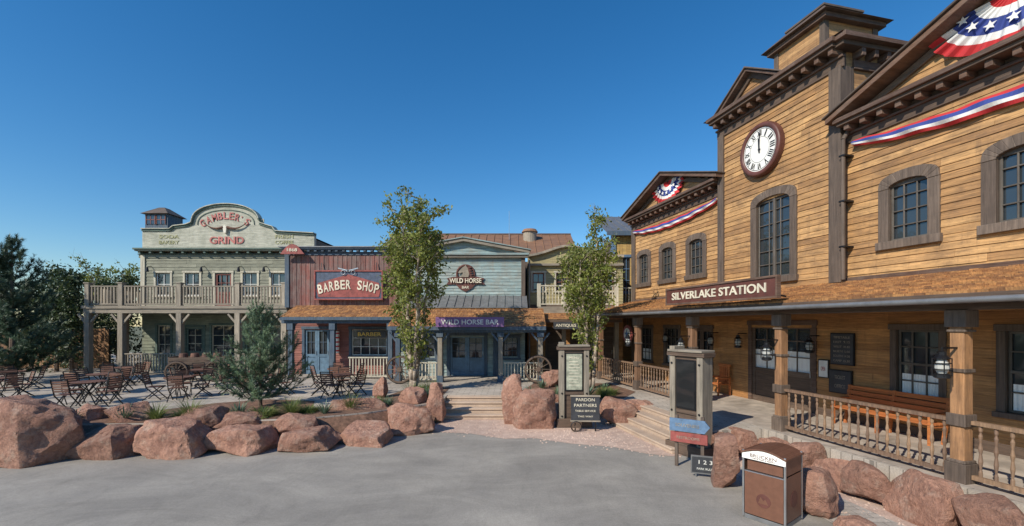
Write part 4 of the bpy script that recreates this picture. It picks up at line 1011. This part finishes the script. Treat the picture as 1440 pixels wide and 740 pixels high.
# ---------------------------------------------------------------- vegetation
def leafobj(parent,name,mat,C,size,aspect=.5,seed=0,up=.0):
    r=np.random.default_rng(seed);n=len(C)
    a=r.normal(size=(n,3));a[:,2]+=up;a/=np.linalg.norm(a,axis=1)[:,None]
    b=np.cross(a,r.normal(size=(n,3)));b/=np.linalg.norm(b,axis=1)[:,None]
    l=size*r.uniform(.6,1.3,(n,1));c=np.cross(a,b)
    V=np.stack([C-a*l,C+b*l*aspect+c*l*.12,C+a*l,C-b*l*aspect+c*l*.12],1).reshape(-1,3)
    me=bpy.data.meshes.new(name);idx=np.arange(n*4).reshape(-1,4)
    me.from_pydata(V.tolist(),[],idx.tolist());me.materials.append(M[mat])
    o=bpy.data.objects.new(name,me);scn.collection.objects.link(o);o.parent=parent;return o
def broadleaf(name,loc,H,Rr,stems,nleaf,seed,size=.075,mat='leaf',bark='bark',tmin=.2):
    r=random.Random(seed);g=G(name,loc);cl=[]
    for i in range(stems):
        az=2*math.pi*i/stems+r.uniform(-.4,.4);top=H*r.uniform(.72,.95) if i else H
        lean=Rr*r.uniform(.35,.8)*(0.25 if i==0 else 1);prev=None;K=14;wob=[r.uniform(-.07,.07) for _ in range(2*K+2)]
        for k in range(K+1):
            t=k/K;p=Vector((math.cos(az)*(.08+lean*t**1.1)+wob[k]*t*1.5,math.sin(az)*(.08+lean*t**1.1)+wob[k+K]*t*1.5,top*t*.97));rad=.065*(1-t)**.8+.010
            if prev:
                g.cyl('trunk',bark,prev[0],p,prev[1],rad,8)
                if t>tmin:
                    for j in range(r.randint(2,4)):
                        q=prev[0].lerp(p,r.random());a=az+r.gauss(0,1.3) if t<.8 else r.uniform(0,6.28)
                        prof=(.30+.70*min(1,max(0,(t-.3)/.4)))*(1 if t<.85 else .75)
                        L=Rr*prof*r.uniform(.3,.9);el=r.uniform(.45,1.15)
                        d=Vector((math.cos(a)*math.cos(el),math.sin(a)*math.cos(el),math.sin(el)))
                        e=q+d*L;g.cyl('branches',bark,q,e,.014,.004,5)
                        for m_ in range(3):
                            u=r.uniform(.35,1.);c=q+d*L*u;cl.append((c,.06+.09*prof,1 if t>.5 else .3))
                            if r.random()<.6:
                                d2=(d+Vector((r.gauss(0,.6),r.gauss(0,.6),r.gauss(0,.4)))).normalized();f=c+d2*L*.4;g.cyl('twigs',bark,c,f,.006,.003,4);cl.append((f,.10,.9 if t>.5 else .3))
            prev=(p,rad)
    e=g.finish(smooth=('trunk',));rg=np.random.default_rng(seed)
    w=np.array([c[2]*r.choice((.05,.5,1.,1.9)) for c in cl]);w/=w.sum()
    ch=rg.choice(len(cl),nleaf,p=w);P=np.array([tuple(c[0]) for c in cl]);S=np.array([c[1] for c in cl])
    C=P[ch]+rg.normal(size=(nleaf,3))*S[ch][:,None]*1.0
    C=C[C[:,2]<H*1.03]
    leafobj(e,'foliage',mat,C,size,.5,seed,.4);return e
broadleaf('deciduous_tree',(WX(582,17),17,TZ),7.6,1.4,6,9500,5)
broadleaf('deciduous_tree',(WX(831,18),18,TZ),7.1,1.25,6,7800,9)
broadleaf('deciduous_tree',(WX(168,31),31,TZ),6.6,2.2,4,5000,12,size=.1,mat='leaf')
def pine(name,loc,H,Rr,seed,mat='needle',nn=16,whorl=.16,nl=.10,dens=1.):
    r=random.Random(seed);g=G(name,loc);g.cyl('trunk','dark_bark',(0,0,0),(r.uniform(-.1,.1),0,H),.022*H,.008,8);T=[]
    z=H*.08
    while z<H*.98:
        f=1-z/H;L0=Rr*(f**.6)*1.0+.08
        for k in range(r.randint(4,6)):
            a=r.uniform(0,6.28);L=L0*r.uniform(.4,1.2);el=r.uniform(.1,.5)+.5*(1-f)**2
            p=Vector((0,0,z));pts=[p]
            for s in range(5):
                el2=el+.14*s;p=p+Vector((math.cos(a)*math.cos(el2),math.sin(a)*math.cos(el2),math.sin(el2)))*L/5;pts.append(p)
            for a_,b_,s in zip(pts,pts[1:],range(5)): g.cyl('branches','dark_bark',a_,b_,.014*(1-s/6),.012*(1-(s+1)/6),4)
            for s in range(1,6):
                d=(pts[s]-pts[s-1]).normalized()
                for q in range(max(1,int(L*3*dens))):
                    sd=(d+Vector((r.gauss(0,.6),r.gauss(0,.6),r.gauss(0.15,.3)))).normalized();o=pts[s-1].lerp(pts[s],r.random());T.append((o,sd,r.uniform(.12,.28)*min(1.2,L+.25)))
        z+=whorl*H*.45
    T.append((Vector((0,0,H*.95)),Vector((0,0,1)),.3))
    e=g.finish();V=[];Fc=[]
    for o,d,l in T:
        u=d.cross(Vector((0,0,1)));u=u.normalized() if u.length>.01 else Vector((1,0,0));w=d.cross(u)
        n=int(nn*(1+l*3))
        for k in range(n):
            t=r.random();a=r.uniform(0,6.28);b=o+d*l*t;nd_=(d*.75+(u*math.cos(a)+w*math.sin(a))*.8).normalized();tip=b+nd_*nl*r.uniform(.7,1.2);sd=nd_.cross(d);sd=(sd.normalized() if sd.length>0 else u)*nl*.06
            i=len(V);V+=[tuple(b-sd),tuple(b+sd),tuple(tip)];Fc.append((i,i+1,i+2))
    me=bpy.data.meshes.new('needles');me.from_pydata(V,[],Fc);me.materials.append(M[mat]);ob=bpy.data.objects.new('needles',me);scn.collection.objects.link(ob);ob.parent=e
pine('pine_tree',(WX(366,14.0),14.0,TZ),3.05,1.6,3,nn=22,dens=1.5,whorl=.13)
pine('pine_tree',(WX(18,19),19,TZ),6.1,2.3,8,'needle_dark',nn=18,nl=.17,dens=1.4,whorl=.11)
pine('pine_tree',(WX(-45,20),20,TZ),6.5,2.2,18,'needle_dark',nn=12,nl=.18,dens=1.2,whorl=.13)
g=G('distant_trees');cl=[];r=random.Random(2)
for x,y,h,w in((-23.2,23.6,4.9,.75),(-24.6,24.2,4.2,.9),(-26.4,24.6,4.4,1.2),(-27,27,5.2,1.6),(-25.2,28,5.0,1.2),(-23.8,27.5,5.2,1.1),(-29.5,29,6,2),(-22.6,29,4.4,1.1),(-33,28,6,2.4),(-37,30,7,3),(-31,33,6.5,3),(-20,38,6,3),(-26,40,6.5,3.5)):
    g.cyl('trunks','dark_bark',(x,y,.3),(x,y,h*.7),.12,.05,6)
    for k in range(60): t=r.random()**.7;a=r.uniform(0,6.28);q=w*(1-t)**.6*r.uniform(.5,1);cl.append((x+q*math.cos(a),y+q*math.sin(a),.8+h*t))
e=g.finish();rg=np.random.default_rng(3);P=np.array(cl);C=P[rg.integers(0,len(P),28000)]+rg.normal(size=(28000,3))*.26;leafobj(e,'foliage','far_leaf',C,.11,.5,4)
def tuft(name,mat,n,h,spread,w,seed,curl=.5):
    r=random.Random(seed);V=[];Fc=[]
    for k in range(n):
        a=r.uniform(0,6.28);el=r.uniform(.6,1.5)-curl*.3;L=h*r.uniform(.6,1.1);d=Vector((math.cos(a),math.sin(a),0));s=Vector((-math.sin(a),math.cos(a),0));p=d*r.uniform(0,spread*.15);i0=len(V);S=4
        for j in range(S+1):
            t=j/S;ww=w*(1-t**2)*.5+.001;V+=[tuple(p-s*ww),tuple(p+s*ww)]
            e2=el-curl*t*1.2;p=p+(d*math.cos(e2)+Vector((0,0,1))*math.sin(e2))*L/S
        for j in range(S): Fc.append((i0+2*j,i0+2*j+1,i0+2*j+3,i0+2*j+2))
    me=bpy.data.meshes.new(name);me.from_pydata(V,[],Fc);me.materials.append(M[mat]);o=bpy.data.objects.new(name,me);scn.collection.objects.link(o);return o
GR=tuft('ornamental_grass','grass_blade',260,.55,.6,.012,1);AG=tuft('yucca_plant','agave',60,.4,.3,.035,2,.15);SH=tuft('low_shrub','grass_blade',420,.28,1.6,.022,3,.9)
r=random.Random(21)
gp=[(-9.6,12.1),(-8.7,12.1),(-6.3,12.8),(-3.4,15.4),(-3.0,16.6),(3.2,15.6),(-4.9,13.6),(.9,15.5),(2.2,16.9)]
ap=[(-11.6,11.9),(-11.0,12.4),(-10.3,11.9),(-7.6,12.5),(-5.4,12.9),(-3.9,14.2),(.6,16.2),(1.6,15.3),(2.7,15.9),(-2.9,15.5),(1.2,17.8),(3.6,17.5),(-10.6,12.2)]
sp=[(-12.6,12.0),(-9.2,12.5),(-7.0,12.6),(-4.4,14.4),(-3.4,17.2),(.4,15.4),(2.3,18.4),(3.5,16.5),(1.8,16.4),(-8.0,12.4),(-6.0,13.2)]
for O,ps in((GR,gp),(AG,ap),(SH,sp)):
    O.location=(*ps[0],TZ)
    for p in ps[1:]: inst(O,(*p,TZ),r.uniform(0,6),r.uniform(.8,1.4))
g=G('pebbles');r=random.Random(5)
def inpoly(x,y,P):
    c=False;j=len(P)-1
    for i in range(len(P)):
        if (P[i][1]>y)!=(P[j][1]>y) and x<(P[j][0]-P[i][0])*(y-P[i][1])/(P[j][1]-P[i][1])+P[i][0]: c=not c
        j=i
    return c
gp2=[SW(-9.8,6.9),SW(-9.3,6.6),SW(-5,7.3),SW(-2,7.3),SW(-2,8.7),SW(-9.3,8.7)]
for P,(xa_,xb_,ya_,yb_),n in((gs,(-3,5,10,15.6),3200),(gp2,(3.5,8,3,11),2400)):
    for _ in range(n):
        x=r.uniform(xa_,xb_)+r.gauss(0,.08);y=r.uniform(ya_,yb_)
        if not inpoly(x+r.gauss(0,.2),y+r.gauss(0,.2),P): continue
        q=r.uniform(.012,.04);a=r.uniform(0,3);c,s=math.cos(a)*q,math.sin(a)*q;h=q*.8
        V=[(x+c,y+s,0),(x-s,y+c,0),(x-c*.9,y-s,0),(x+s,y-c*.8,0),(x+c*.3,y,h)]
        g.add('p','gravel',V,[(0,1,4),(1,2,4),(2,3,4),(3,0,4)])
g.finish(single=True,norecalc=True)

# ---------------------------------------------------------------- light, world, camera
el=math.radians(36);az=Vector((-.72,-.69)).normalized()
S=bpy.data.lights.new('sun','SUN');S.energy=5.0;S.angle=math.radians(.5);S.color=(1,.92,.79)
so=bpy.data.objects.new('sun',S);scn.collection.objects.link(so)
d=Vector((az.x*math.cos(el),az.y*math.cos(el),math.sin(el)));so.rotation_euler=d.to_track_quat('Z','Y').to_euler();so.location=(-20,-15,20)
w=bpy.data.worlds.new('World');scn.world=w;w.use_nodes=True;nt=w.node_tree
sk=nt.nodes.new('ShaderNodeTexSky');sk.sky_type='NISHITA';sk.sun_disc=False;sk.sun_elevation=el;sk.sun_rotation=math.atan2(az.x,az.y)%(2*math.pi)
sk.air_density=1.15;sk.dust_density=.1;sk.ozone_density=5.0
hs=nt.nodes.new('ShaderNodeHueSaturation');hs.inputs['Saturation'].default_value=1.28;nt.links.new(sk.outputs[0],hs.inputs['Color'])
nt.links.new(hs.outputs[0],nt.nodes['Background'].inputs[0]);nt.nodes['Background'].inputs[1].default_value=.135
cam=bpy.data.cameras.new('camera');cam.lens=36*F/1440;cam.sensor_width=36;cam.shift_y=85/1440;cam.clip_end=2000;cam.clip_start=.1
co=bpy.data.objects.new('camera',cam);scn.collection.objects.link(co);co.location=(0,0,EH);co.rotation_euler=(math.pi/2,0,0);scn.camera=co
scn.view_settings.view_transform='Standard';scn.view_settings.look='None';scn.view_settings.exposure=0
